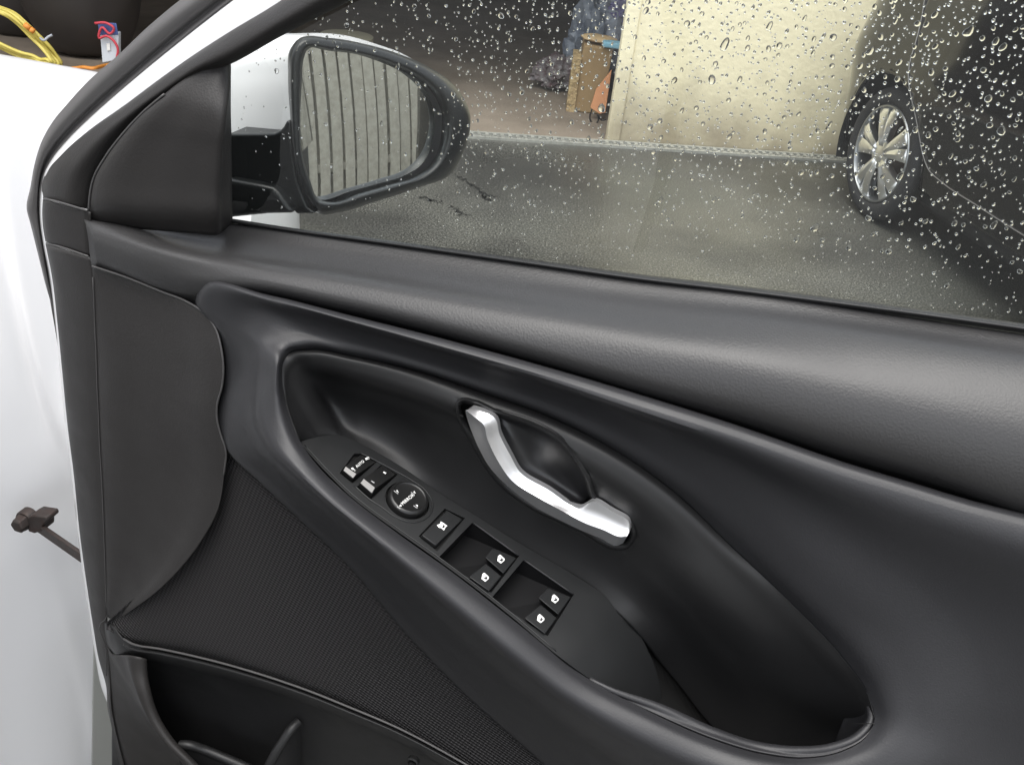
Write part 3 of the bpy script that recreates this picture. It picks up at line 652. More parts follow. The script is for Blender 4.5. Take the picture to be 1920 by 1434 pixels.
# outer skin below the window
V = []
for u_ in np.linspace(-.43, .56, 12):
    for v_, w_ in ((.25,-.10),(.45,-.115),(.60,-.115),(.70,-.108),(.76,-.09),(.78,-.07)):
        V.append(D(u_, v_ + .02 * (u_ > 0) * u_, w_))
build('outer_skin', V, grid_faces(12, 6), WHITE, door, solid=.002)

V = []
for u_ in np.linspace(-.42, .54, 4):
    for v_ in (.26, .5, .75, .94): V.append(D(u_, v_ + .03 * u_, -.0625))
build('inner_backing', V, grid_faces(4, 4), WELLB, door, solid=.002)
# ---- woven speaker fabric
def fabric():
    M = mat('woven_fabric', (.020, .019, .020), .8, .25); nt = M.node_tree; b = nt.nodes['Principled BSDF']
    tc = nt.nodes.new('ShaderNodeTexCoord'); mp = nt.nodes.new('ShaderNodeMapping'); mp.vector_type = 'POINT'
    nt.links.new(tc.outputs['Object'], mp.inputs[0]); mp.inputs['Rotation'].default_value = (0, 0, R(YAW))
    mp2 = nt.nodes.new('ShaderNodeMapping'); mp2.inputs['Rotation'].default_value = (0, R(-20), 0); nt.links.new(mp.outputs[0], mp2.inputs[0])
    def wave(axis, sc):
        w = nt.nodes.new('ShaderNodeTexWave'); w.bands_direction = axis; w.inputs['Scale'].default_value = sc; w.inputs['Distortion'].default_value = .4; w.inputs['Detail'].default_value = 1; w.inputs['Detail Scale'].default_value = 40
        nt.links.new(mp2.outputs[0], w.inputs[0]); return w.outputs['Fac']
    a, c = wave('Z', 105), wave('X', 84)
    mm_ = nt.nodes.new('ShaderNodeMath'); mm_.operation = 'MULTIPLY_ADD'; mm_.inputs[1].default_value = .6; nt.links.new(c, mm_.inputs[0]); nt.links.new(a, mm_.inputs[2])
    bp = nt.nodes.new('ShaderNodeBump'); bp.inputs['Strength'].default_value = .9; bp.inputs['Distance'].default_value = .0018; nt.links.new(mm_.outputs[0], bp.inputs['Height']); nt.links.new(bp.outputs[0], b.inputs['Normal'])
    rp = nt.nodes.new('ShaderNodeValToRGB'); rp.color_ramp.elements[0].color = (.010, .0095, .010, 1); rp.color_ramp.elements[1].color = (.046, .044, .045, 1); rp.color_ramp.elements[0].position = .35; rp.color_ramp.elements[1].position = 1.3 / 1.6
    dv = nt.nodes.new('ShaderNodeMath'); dv.operation = 'MULTIPLY'; dv.inputs[1].default_value = 1 / 1.6; nt.links.new(mm_.outputs[0], dv.inputs[0])
    nt.links.new(dv.outputs[0], rp.inputs[0]); nt.links.new(rp.outputs[0], b.inputs['Base Color'])
    return M
top = [(200,1168,-.002),(235,1135,-.002),(290,1090,-.003),(345,1035,-.004),(388,975,-.004),(408,900,-.005),(415,850,-.005),(450,865,.004),(500,905,.008),(570,970,.010),(660,1055,.012),(770,1170,.012),(880,1290,.012),(1020,1420,.012),(1130,1525,.012)]
bot = [(200,1178,.002),(212,1186,.002),(225,1196,.003),(240,1206,.004),(265,1213,.004),(300,1222,.005),(348,1232,.006),(400,1245,.008),(470,1265,.010),(550,1291,.012),(657,1332,.014),(760,1378,.016),(880,1445,.018),(1000,1520,.02),(1130,1610,.02)]
mid = [(lerp(a[0],b[0],.5), lerp(a[1],b[1],.5), lerp(a[2],b[2],.5) - .004) for a, b in zip(top, bot)]
tag(loft('speaker_fabric', [rail(top), rail(mid), rail(bot)], fabric(), door, mode='idx', ns=5, sub=6, solid=.001), 'black ribbed woven panel below the armrest')
# ---- map pocket
bead = [(232,1199),(247,1208),(300,1218),(348,1228),(425,1247),(502,1270),(580,1297),(657,1328),(740,1363),(870,1432),(1000,1510),(1130,1600)]
bw = [.006,.010,.012,.013,.015,.017,.019,.021,.022,.024,.026,.026]
tube('pocket_bead', rail([(x, y - 2, w) for (x, y), w in zip(bead, bw)]), .0012, SEAM, door, seg=6, n=80)
pk = [[(x, y + 2, w - .002) for (x, y), w in zip(bead, bw)], [(x - 1, y + 7, w + .003) for (x, y), w in zip(bead, bw)], [(x - 3, y + 14, w + .002) for (x, y), w in zip(bead, bw)], [(x - 8, y + 24, w - .014) for (x, y), w in zip(bead, bw)], [(x - 20, y + 120, w - .035) for (x, y), w in zip(bead, bw)], [(x - 20, y + 400, w - .04) for (x, y), w in zip(bead, bw)]]
pocket = loft('map_pocket', [rail(r) for r in pk], HARD, door, mode='idx', ns=7, sub=4, solid=.001); tag(pocket, 'dark storage pocket at the foot of the door trim')
q0 = [(200,1206,-.018),(201,1240,-.018),(203,1290,-.018),(207,1345,-.018),(214,1390,-.018),(226,1440,-.018),(262,1560,-.018)]
q1 = [(206,1222,-.006),(219,1256,-.004),(240,1296,.0),(268,1340,.004),(300,1384,.006),(336,1430,.008),(420,1540,.008)]
q2 = [(232,1228,.016),(240,1258,.020),(254,1294,.028),(276,1342,.034),(304,1386,.038),(342,1428,.040),(428,1530,.040)]
q3 = [(256,1231,.030),(258,1260,.034),(265,1292,.040),(283,1342,.045),(311,1386,.049),(350,1426,.051),(436,1524,.051)]
q4 = [(266,1233,.028),(268,1262,.032),(273,1292,.038),(290,1342,.043),(318,1386,.047),(357,1426,.049),(443,1522,.049)]
q5 = [(272,1236,.010),(273,1264,.014),(278,1294,.020),(294,1342,.026),(322,1386,.030),(361,1426,.032),(447,1522,.032)]
q6 = [(270,1238,-.03),(272,1266,-.03),(277,1296,-.03),(293,1344,-.03),(321,1388,-.03),(360,1428,-.03),(446,1524,-.03)]
loft('pocket_rim', [rail(r) for r in (q0, q1, q2, q3, q4, q5, q6)], HARDG, pocket, mode='idx', ns=7, sub=5, solid=.001)
# upper corner of the rim, tucked under the fabric
loft('pocket_corner', [rail([(196,1168,-.012),(212,1174,.0),(232,1198,.006),(262,1212,.010)]), rail([(197,1188,-.015),(208,1196,.0),(232,1212,.010),(268,1222,.012)]), rail([(199,1212,-.020),(208,1222,-.010),(234,1230,.010),(272,1236,.006)])], HARD, pocket, mode='idx', ns=5, sub=4, solid=.001)
def rib(name, P, h, r=.005):
    P = spline_arc(np.array(P), 24); V, F = tube_mesh(P, r, 10)
    b_ = len(V); V = list(V) + [p + DW * .0035 for p in P] + [p + DW * .0035 - DV * h for p in P] + [p - DW * .0035 for p in P] + [p - DW * .0035 - DV * h for p in P]
    n = len(P)
    for k in range(n - 1):
        F.append((b_ + k, b_ + k + 1, b_ + n + k + 1, b_ + n + k)); F.append((b_ + 2*n + k, b_ + 2*n + k + 1, b_ + 3*n + k + 1, b_ + 3*n + k))
    return build(name, V, F, HARD, pocket, sharp=60)
rib('pocket_divider', rail([(338,1396,.030),(352,1396,.028),(380,1404,.022),(420,1420,.018),(470,1442,.016),(540,1480,.014)]), .08)
rib('pocket_divider', rail([(560,1352,-.004),(548,1364,.004),(530,1390,.014),(512,1420,.022),(498,1450,.026),(480,1500,.03)]), .08)
V, F = lathe([(.006,-.002),(.006,.002),(.0045,.003),(.004,-.002)], at(775, 1426, .022), DU, DV, DW, 16)
build('screw_cover', V, F, WELLB, pocket, sharp=40)

# ---- window glass
TUMB = math.tan(R(2.5))
def GL(u_, v_, off=0.0): return D(u_, v_, -.068 + (v_ - 1.01) * TUMB + off)
def glassmat():
    M = bpy.data.materials.new('window_glass'); M.use_nodes = True; nt = M.node_tree; nt.nodes.clear()
    o = nt.nodes.new('ShaderNodeOutputMaterial'); mx = nt.nodes.new('ShaderNodeMixShader'); fr_ = nt.nodes.new('ShaderNodeFresnel'); fr_.inputs[0].default_value = 1.5
    tr = nt.nodes.new('ShaderNodeBsdfTransparent'); tr.inputs[0].default_value = (.95, .965, .955, 1); gl = nt.nodes.new('ShaderNodeBsdfGlossy'); gl.inputs['Roughness'].default_value = 0.0
    ge = nt.nodes.new('ShaderNodeNewGeometry'); inv = nt.nodes.new('ShaderNodeMath'); inv.operation = 'SUBTRACT'; inv.inputs[0].default_value = 1.0; nt.links.new(ge.outputs['Backfacing'], inv.inputs[1])
    ml = nt.nodes.new('ShaderNodeMath'); ml.operation = 'MULTIPLY'; nt.links.new(inv.outputs[0], ml.inputs[0]); nt.links.new(fr_.outputs[0], ml.inputs[1])
    m2 = nt.nodes.new('ShaderNodeMath'); m2.operation = 'MULTIPLY'; m2.inputs[1].default_value = 1.6; m2.use_clamp = True; nt.links.new(ml.outputs[0], m2.inputs[0])
    nt.links.new(m2.outputs[0], mx.inputs[0]); nt.links.new(tr.outputs[0], mx.inputs[1]); nt.links.new(gl.outputs[0], mx.inputs[2]); df = nt.nodes.new('ShaderNodeBsdfDiffuse'); df.inputs[0].default_value = (.8, .82, .8, 1); mf = nt.nodes.new('ShaderNodeMixShader'); ms = nt.nodes.new('ShaderNodeMath'); ms.operation = 'MULTIPLY'; ms.inputs[1].default_value = .005; nt.links.new(inv.outputs[0], ms.inputs[0])
    nt.links.new(ms.outputs[0], mf.inputs[0]); nt.links.new(mx.outputs[0], mf.inputs[1]); nt.links.new(df.outputs[0], mf.inputs[2]); nt.links.new(mf.outputs[0], o.inputs['Surface'])
    return M
V = []
for off in (-.0016, .0016): V += [GL(-.30, .96, off), GL(.60, .96, off), GL(.60, 1.42, off), GL(.22, 1.42, off), GL(-.30, 1.10, off)]
glass = build('window_glass', V, [(0,1,2,3,4), (9,8,7,6,5)] + [(i, 5 + i, 5 + (i+1) % 5, (i+1) % 5) for i in range(5)], glassmat(), door, smooth=False)
tag(glass, 'clear side window speckled with rain on the outside')
# rain drops on the outer face
WATER = mat('rain_water', (1, 1, 1), 0.0, .5, trans=1.0, ior=1.33)
GNa = GL(0, 1.1) - GL(0, 1.0); GNa /= np.linalg.norm(GNa); GN = np.cross(DU, GNa); GN /= np.linalg.norm(GN)
if GN @ DW > 0: GN = -GN            # outward
def drop_shape(seed, nseg=10, nr=4):
    q = np.random.RandomState(seed); ph = q.rand(3) * 6.28; am = q.rand(3) * np.array([.16, .10, .06])
    V = [(0, 0, .42 + .1 * q.rand())]; F = []; hh = V[0][2]; el = 1.0 + .9 * q.rand() ** 2; ta = .35 * q.rand()
    for i in range(1, nr + 1):
        t = i / nr
        for k in range(nseg):
            a = 2 * math.pi * k / nseg; rr = math.sin(t * math.pi / 2) * (1 + sum(am[j] * math.cos((j + 2) * a + ph[j]) for j in range(3)))
            x, y = rr * math.cos(a), rr * math.sin(a) * el
            x *= 1 - ta * y * .5
            V.append((x, y, hh * math.cos(t * math.pi / 2)))
    for k in range(nseg): F.append((0, 1 + k, 1 + (k + 1) % nseg))
    for i in range(nr - 1):
        for k in range(nseg): F.append((1 + i*nseg + k, 1 + (i+1)*nseg + k, 1 + (i+1)*nseg + (k+1) % nseg, 1 + i*nseg + (k+1) % nseg))
    F.append(tuple(1 + (nr-1)*nseg + k for k in range(nseg)))
    V = [(x, y, zz - .03) for x, y, zz in V]
    return V, F
SH = [drop_shape(s_) for s_ in range(14)]
lean = R(-14)
ax_u = DU * math.cos(lean) + GNa * math.sin(lean); ax_v = -DU * math.sin(lean) + GNa * math.cos(lean)
drops = []; cells = {}
tries = 0
while len(drops) < 3700 and tries < 110000:
    tries += 1
    x = rng.uniform(432, 1960); y = rng.uniform(-70, 600)
    edge = 410 + (x - 440) * .132
    if y > edge - 4: continue
    dens = .55 + .45 * min(1, max(0, (x - 520) / 500)); dens *= 1.0 - .55 * max(0, (y - 120) / 400)
    if x < 560: dens *= .35
    if 560 < x < 840 and y > 100: dens *= .40
    if rng.random() > dens: continue
    big = min(1, max(0, (x - 900) / 900)) * min(1, max(0, 1.15 - y / 520))
    r_ = rng.lognormvariate(math.log(.00054 + .00032 * big), .52); r_ = min(r_, .0026)
    if y > edge - 90: r_ *= .55
    P = atp(x, y, GL(0, 1.0, -.0016), GN)
    cx_, cy_ = int(x // 24), int(y // 24)
    if any((P[0]-q[0][0])**2 + (P[2]-q[0][2])**2 < (1.15 * (r_ + q[1]))**2 for a_ in (-1,0,1) for b_ in (-1,0,1) for q in cells.get((cx_+a_, cy_+b_), ())): continue
    cells.setdefault((cx_, cy_), []).append((P, r_))
    drops.append((P, r_, rng.randrange(14), rng.uniform(-.35, .35)))
drops.sort(key=lambda d_: -d_[1])
shmesh = []
for V, F in SH:
    me = bpy.data.meshes.new('water_drop'); me.from_pydata([tuple(float(c) for c in (DU * 0 + ax_u * v[0] + ax_v * v[1] + GN * v[2])) for v in V], [], F)
    me.polygons.foreach_set('use_smooth', [True] * (len(F) - 1) + [False]); me.materials.append(WATER); me.update()
    bm = bmesh.new(); bm.from_mesh(me); bmesh.ops.recalc_face_normals(bm, faces=bm.faces); bm.to_mesh(me); bm.free(); shmesh.append(me)
for P, r_, k, a in drops[:300]:
    o = bpy.data.objects.new('water_drop', shmesh[k]); COL.objects.link(o); o.parent = glass; o.location = Vector(P - ORG['car_door']); o.scale = (r_, r_, r_)
V, F, S = [], [], []
for P, r_, k, a in drops[300:]:
    b_ = len(V); v, f = SH[k]; ca, sa = math.cos(a), math.sin(a)
    V += [P + (ax_u * (x*ca - y*sa) + ax_v * (x*sa + y*ca) + GN * zz) * r_ for x, y, zz in v]; F += [tuple(b_ + i for i in q) for q in f]
o = build('fine_rain_drops', V, F, WATER, glass); o['kind'] = 'stuff'

# ---- wing mirror
MC = at(700, 235, -.20)
FENCE_P = np.array([3.9, -.10, .75])
to_cam = (CAM - MC) / np.linalg.norm(CAM - MC); to_f = (FENCE_P - MC) / np.linalg.norm(FENCE_P - MC)
MN = to_cam + to_f; MN /= np.linalg.norm(MN)
def mp_(px, py, off): return atp(px, py, MC + MN * off, MN)
Gl = [(576,95),(621,97),(688,107),(738,124),(782,147),(812,177),(827,211),(828,244),(820,285),(805,311),(775,331),(721,348),(671,362),(614,378),(597,372),(581,335),(567,288),(564,218),(567,151),(570,112)]
Bz = [(556,76),(621,72),(688,84),(755,104),(805,127),(845,154),(869,184),(882,218),(880,250),(866,292),(845,326),(788,351),(705,378),(638,398),(600,401),(572,372),(551,300),(544,218),(540,140),(543,95)]
mirror = empty('wing_mirror_tmp', MC, 'x', 'x')
bpy.data.objects.remove(mirror)
def loop3(L, off, ns=6): return spline_idx(np.array([mp_(x, y, off) for x, y in L]), ns, True)
def scl(L, f, c=(690,235)): return [(c[0] + (x - c[0]) * f, c[1] + (y - c[1]) * f) for x, y in L]
def mixl(A, B, t): return [(lerp(a[0], b[0], t), lerp(a[1], b[1], t)) for a, b in zip(A, B)]
lps = [loop3(Gl, -.016), loop3(mixl(Gl, Bz, .12), -.004), loop3(mixl(Gl, Bz, .3), .002), loop3(mixl(Gl, Bz, .62), .001), loop3(mixl(Gl, Bz, .92), -.008), loop3(Bz, -.020)]
rows = cross(lps, 4); V = rows.reshape(-1, 3); nn = rows.shape[1]
wing = build('wing_mirror', V, grid_faces(rows.shape[0], nn, True), BEZEL, door, face_cam=True, solid=.001); tag(wing, 'white capped door mirror with a black surround, seen through the window')
# convex silvered glass
RC = 1.45
Gd = loop3(scl(Gl, 1.015, (695,232)), 0.0, 5); cc = Gd.mean(0); V, F = [], []
NR = 14
for i in range(NR + 1):
    f_ = i / NR
    for p in Gd:
        q = cc + (p - cc) * f_; V.append(q - MN * (.011 + (np.linalg.norm(q - cc) ** 2) / (2 * RC)))
mglass = build('mirror_glass', V, grid_faces(NR + 1, len(Gd), True), MIRRORG, wing, face_cam=True)
# painted cap: inboard flank and back
Cb = [(455,82),(560,67),(640,71),(700,88),(745,104),(780,130),(800,165),(808,205),(806,245),(795,285),(770,310),(720,335),(650,360),(560,375),(500,370),(440,330),(424,270),(418,218),(418,150),(425,108)]
Cm = [(500,77),(590,69),(664,77),(728,96),(775,116),(813,142),(838,175),(848,212),(845,248),(832,288),(808,318),(755,343),(680,368),(600,388),(550,385),(506,350),(487,285),(481,218),(479,145),(484,101)]
lps = [loop3(scl(Bz, .995), -.020), loop3(mixl(Bz, Cm, .10), -.026), loop3(Cm, -.065), loop3(Cb, -.115), loop3(scl(Cb, .55, (610,220)), -.145), loop3(scl(Cb, .02, (610,220)), -.150)]
rows = cross(lps, 4); build('mirror_cap', rows.reshape(-1, 3), grid_faces(rows.shape[0], rows.shape[1], True), WHITE, wing, sharp=60)
def pprism(name, poly, w0, w1, M, parent, bevel=.006, ns=3):
    pl = poly
    return prism(name, [at(x, y, w0) for x, y in pl], [at(x, y, w0) + DW * (w1 - w0) for x, y in pl], M, parent, bevel=bevel, sharp=45, bseg=4)
arm = [(425,252),(500,252),(514,251),(524,246),(531,238),(537,226),(545,230),(548,290),(556,340),(574,388),(590,401),(570,401),(556,402),(541,386),(526,363),(512,352),(480,344),(425,334)]
pprism('mirror_arm', arm, -.138, -.225, BEZEL, wing, bevel=.005)
pprism('mirror_foot', [(425,336),(480,346),(510,353),(523,364),(538,386),(549,401),(500,402),(425,410)], -.128, -.21, BEZEL, wing, bevel=.004)

# ================================================================== the white car the door belongs to
car = empty('white_car', (-.75, 1.0, 0), 'white car body at the left, its bonnet beyond and door jamb beside the open door', 'car')
def mm3(l): return np.array(l, float)
# bonnet and wing: cross rails running forward
bon = []
for y_, zt in ((1.10,.908),(1.16,.904),(1.35,.888),(1.55,.862),(1.70,.832),(1.78,.800),(1.82,.74),(1.83,.60),(1.83,.35)):
    k = max(0, (y_ - 1.45) / .4) ** 2
    bon.append(mm3([(-1.75, y_ - .03*k, zt + .02), (-1.3, y_, zt + .025), (-.95, y_, zt + .012), (-.62, y_ - .03*k, zt - .012), (-.48, y_ - .06*k, zt - .035), (-.425 - .03*k, y_ - .09*k, zt - .075 ), (-.405 - .05*k, y_ - .12*k, zt - .14), (-.395 - .06*k, y_ - .14*k, max(.25, zt - .26)), (-.40 - .06*k, y_ - .15*k, max(.2, zt - .42)), (-.41 - .06*k, y_ - .15*k, .2)]))
loft('bonnet_and_wing', bon, WHITE, car, mode='idx', ns=5, sub=5, solid=.003)
# jamb: the painted pillar face behind the door edge
jz = [.93, .86, .75, .6, .45, .3, .15, .0]
prof_j = [(-.335,1.00),(-.40,.985),(-.44,.955),(-.475,.94),(-.515,.955),(-.545,.95),(-.58,.90),(-.625,.84),(-.665,.76),(-.69,.62),(-.70,.40)]
_px = np.array([p[0] for p in prof_j])[::-1]; _py = np.array([p[1] for p in prof_j])[::-1]
_xs = np.linspace(-.70, -.335, 150); _zs = np.linspace(.945, 0, 90)
_pk = np.interp(_xs, _px, _py); _pk = np.convolve(np.pad(_pk, 6, 'edge'), np.ones(13) / 13, 'valid')
def bump1(q, c, w_): return math.exp(-((q - c) / w_) ** 2)
V = []
for x_, y_ in zip(_xs, _pk):
    for z_ in _zs:
        k = max(0, z_ - .55) / .38; s_ = x_ + .537 + (z_ - .65) * .11; wz = min(1, max(0, (z_ - .58) / .10))
        g_ = wz * (-.007 * bump1(s_, 0, .0045) + .007 * bump1(s_, -.013, .005) + .075 / (1 + math.exp(-(s_ - .016) / .004)))
        wl_ = min(1, max(0, (.62 - z_) / .2)); q_ = x_ + .548 - (.62 - z_) * .03
        g_ += wl_ * (.035 / (1 + math.exp(-(q_ - .028) / .006)) - .010 * bump1(q_, -.012, .014))
        V.append((x_ - .015 * k, y_ + .10 * k * k + .05 * max(0, .45 - z_) + g_, z_))
jamb = build('door_jamb', V, grid_faces(len(_xs), len(_zs)), WHITE, car, face_cam=True); tag(jamb, 'white painted jamb beside the hinge edge of the door')
SEALB = mat('body_seal', (.022, .016, .014), .6, .4)
tube('body_seal', [(-.694, .52, .05), (-.694, .53, .2), (-.692, .55, .35), (-.69, .58, .5), (-.69, .62, .6)], .014, SEALB, car, seg=10, n=40)
WHITE_SHADED = mat('white_paint_shaded', (.26, .265, .25), .3, .5, coat=.4)  # white paint with the shade low on the wing put into its colour
_fq = [(174,1150),(215,1150),(262,1434),(275,1520),(165,1520),(170,1434)]
prism('wing_flange', [aty(x, y, .925) for x, y in _fq], [aty(x, y, .925) + np.array([0, .02, 0]) for x, y in _fq], WHITE_SHADED, car, bevel=.003)
V = []
for y_, zt in ((.62,1.30),(.45,1.42),(.1,1.46),(-.6,1.47),(-1.6,1.42),(-2.2,1.30)):
    for x_, dz in ((-1.85,-.10),(-1.75,-.02),(-1.2,.0),(-.72,-.01),(-.62,-.05),(-.60,-.09)): V.append((x_, y_, zt + dz))
build('roof', V, grid_faces(6, 6), WHITE, car, solid=.03)  # roof out of view, added to shade the jamb
_sec = ((-.52,.17),(-.44,.20),(-.42,.35),(-.385,.60),(-.39,.82),(-.44,.95),(-.48,1.0))
for nm_, ys_, M_ in (('centre_pillar', (-.22, -.30, -.42), WHITE), ('pillar_trim', (-.42, -.47, -.52), WELLB), ('rear_door', (-.52, -.8, -1.2), WHITE), ('rear_quarter', (-1.205, -1.6, -2.1), WHITE)):
    V = [(x_ - (.012 if nm_ == 'pillar_trim' else 0), y_, z_) for y_ in ys_ for x_, z_ in _sec]
    build(nm_, V, grid_faces(3, 7), M_, car, solid=.004)
V = []
for y_, f_ in ((-.42,1),(-1.2,1),(-1.9,.7)):
    for x_, z_ in ((-.485,1.0),(-.53,1.18),(-.60,1.36)): V.append((x_, y_, 1.0 + (z_ - 1.0) * f_))
build('rear_window', V, grid_faces(3, 3), mat('dark_car_glass', (.01,.01,.011), .05, .5, rot=False), car, solid=.004)
tube('windscreen_pillar', [(-.74,1.08,.90),(-.71,.92,1.05),(-.68,.74,1.19),(-.66,.5,1.32),(-.65,.42,1.36)], .035, WHITE, car, seg=12, n=24)  # pillar out of view, added with the roof for its shade on the jamb
# check strap between jamb and door
RUST = mat('strap_steel', (.045, .040, .038), .6, .4, metal=.5, rot=False, noise=(90, .8, (.05, .03, .025)), bump=[('noise', 300, .4, .001)])
strap = empty('check_strap', at(60, 990, -.10), 'rusty black door check strap between the white jamb and the open door', 'door strap')
pa, pb = at(70, 986, -.105), at(165, 1052, -.055)
dirn = (pb - pa) / np.linalg.norm(pb - pa); sd = np.cross(dirn, DW); sd /= np.linalg.norm(sd); nn_ = np.cross(sd, dirn)
V = [];
for p in (pa, pb):
    for a_, b_ in ((-1,-1),(1,-1),(1,1),(-1,1)): V.append(p + sd * .0075 * a_ + nn_ * .0025 * b_)
build('strap_bar', V, [(0,1,2,3),(7,6,5,4),(0,4,5,1),(1,5,6,2),(2,6,7,3),(3,7,4,0)], RUST, strap, bevel=.001, sharp=30)
hb_ = [(50,971),(60,966),(86,970),(89,977),(80,985),(80,996),(64,1000),(52,996),(54,984)]
prism('strap_bracket', [at(x, y, -.095) for x, y in hb_], [at(x, y, -.095) - DW * .02 for x, y in hb_], RUST, strap, bevel=.0015)
V, F = lathe([(.0105,-.012),(.0105,.0),(.0095,.003),(.0095,.006),(.0075,.008),(.003,.0085)], at(40, 981, -.095), DU, DV, DW, 6)
build('strap_bolt', V, F, RUST, strap, sharp=25, bevel=.0008)
V, F = lathe([(.0125,-.016),(.0125,-.006),(.0115,-.004),(.004,-.003)], at(40, 981, -.095), DU, DV, DW, 20)
build('bolt_flange', V, F, RUST, strap, sharp=35)

# ================================================================== dark parked car
PAINT = mat('dark_car_paint', (.004, .0035, .0035), .10, .45, coat=.25, rot=False)
DTRIM = mat('dark_sill_plastic', (.014, .014, .015), .5, .4, rot=False)
TYRE = mat('tyre_rubber', (.028, .028, .030), .75, .3, rot=False, bump=[('noise', 200, .3, .001)])
ALLOY = mat('machined_alloy', (.90, .91, .92), .32, .5, metal=1.0, rot=False)
ALLOYG = mat('alloy_grey', (.30, .31, .32), .35, .5, metal=.9, rot=False)
CO = atz(1628, 426, 0); _q = R(194); CN = np.array([math.cos(_q), math.sin(_q), 0]); CBk = np.array([CN[1], -CN[0], 0])
if CBk[1] > 0: CBk = -CBk
def CC(s_, l_, z_): return CO + CBk * s_ + CN * l_ + np.array([0, 0, z_])
dcar = empty('dark_car', CC(.9, -.9, 0), 'dark glossy car parked at the right, its silver front wheel showing through the window', 'car')
WCS, WCZ, TR = -.125, .268, .268
def lat(s_, z_):          # how far the side stands out
    l = -.02 - .16 * max(0, (z_ - .62)) ** 1.5 * 1.2 - .22 * max(0, .40 - z_) ** 1.4 + .03 * math.exp(-((z_ - .60) / .12) ** 2)
    f_ = max(0, (-.30 - s_)) / .62
    l -= .50 * f_ ** 2.4
    b_ = max(0, s_ - 2.6) / .8
    l -= .35 * b_ ** 2.4
    if z_ > 1.0: l -= (z_ - 1.0) * .38
    return l
gap = [(-.35,1.10),(-.14,.86),(-.10,.78),(-.02,.61),(.06,.50),(.13,.415),(.18,.36),(.23,.325),(.33,.308),(.55,.303),(.77,.30),(1.3,.31),(1.55,.33)]
gap3 = spline_idx(np.array([(s_, 0, z_) for s_, z_ in gap]), 5)
door_poly = [(p[0], p[2]) for p in gap3] + [(1.62,.5),(1.64,1.10)]
def side_grid(keep, lift):
    V, F = [], []
    ss = np.concatenate([np.linspace(-.95, -.52, 18), np.linspace(-.50, 1.75, 160), np.linspace(1.85, 3.45, 40)]); zs = np.concatenate([np.linspace(.15, 1.02, 66), np.linspace(1.06, 1.15, 3)])
    for s_ in ss:
        for z_ in zs: V.append(CC(s_, lat(s_, z_) + lift, z_))
    n = len(zs)
    for i in range(len(ss) - 1):
        for j in range(n - 1):
            sc, zc = (ss[i] + ss[i+1]) / 2, (zs[j] + zs[j+1]) / 2
            if keep(sc, zc): F.append((i*n+j, i*n+j+1, (i+1)*n+j+1, (i+1)*n+j))
    return V, F
AR = .318
def arch(s_, z_, r_=AR): return math.hypot(s_ - WCS, z_ - WCZ) < r_ or math.hypot(s_ - (WCS + 2.6), z_ - WCZ) < r_
def body_keep(s_, z_):
    if arch(s_, z_): return False
    if s_ < -.5 and z_ > .66 + .9 * (s_ + .95): return False
    if z_ < .22 and s_ < -.4: return True
    return z_ > .235 or s_ > -.5
V, F = side_grid(lambda s_, z_: body_keep(s_, z_) and z_ > .235, 0.0)
build('body_side', V, F, PAINT, dcar, solid=-.004)
# door skin, proud of the body by a hair so its shut line reads
V2 = [CC(s_, lat(s_, z_) + .006, z_) for s_, z_ in door_poly]
pts = list(door_poly); eds = [(i, (i + 1) % len(pts)) for i in range(len(pts))]
for s_ in np.linspace(-.3, 1.6, 60):
    for z_ in np.linspace(.31, 1.09, 26):
        if inside((s_, z_), door_poly): pts.append((float(s_), float(z_)))
vo, eo, fo, *_ = delaunay_2d_cdt([Vector(p) for p in pts], eds, [], 0, 1e-4)
ff = [tuple(f) for f in fo if inside(np.mean([(vo[i].x, vo[i].y) for i in f], axis=0), door_poly)]
build('door_panel', [CC(v.x, lat(v.x, v.y) + .005, v.y) for v in vo], ff, PAINT, dcar, solid=.006)
tube('shut_line_glint', [CC(p[0], lat(p[0], p[2]) + .0055, p[2]) for p in gap3], .0022, mat('shut_line_highlight', (.16,.155,.15), .35, .5, rot=False), dcar, seg=6)  # pale tube along the door gap, a highlight painted on its edge
# sill, arch liners, underside
V, F = [], []
for s_ in np.linspace(.18, 2.2, 12):
    for l_, z_ in ((-.075,.255),(-.05,.235),(-.055,.19),(-.10,.15),(-.5,.14)): V.append(CC(s_, l_, z_))
build('sill', V, grid_faces(12, 5), DTRIM, dcar, solid=.003)
for ws in (WCS, WCS + 2.6):
    V = []
    for q in np.linspace(-.35, math.pi + .35, 30):
        for l_ in (-.012, -.03, -.30): V.append(CC(ws + math.cos(q) * (AR + (.004 if l_ > -.02 else 0)), lat(ws, .6) - .02 + l_ if l_ > -.1 else l_, WCZ + math.sin(q) * AR))
    build('arch_liner', V, grid_faces(30, 3), WELLB, dcar)
for ws in (WCS, WCS + 2.6):
    tube('arch_lip', [CC(ws + math.cos(q) * (AR + .004), lat(ws + math.cos(q) * AR, max(.24, WCZ + math.sin(q) * AR)) - .004, WCZ + math.sin(q) * (AR + .004)) for q in np.linspace(-.10, math.pi + .10, 40)], .010, PAINT, dcar, seg=8)
V = [CC(-.7, -.3, .16), CC(3.2, -.3, .16), CC(3.2, -1.5, .16), CC(-.7, -1.5, .16)]
build('underbody', V, [(0,1,2,3)], WELLB, dcar, smooth=False)
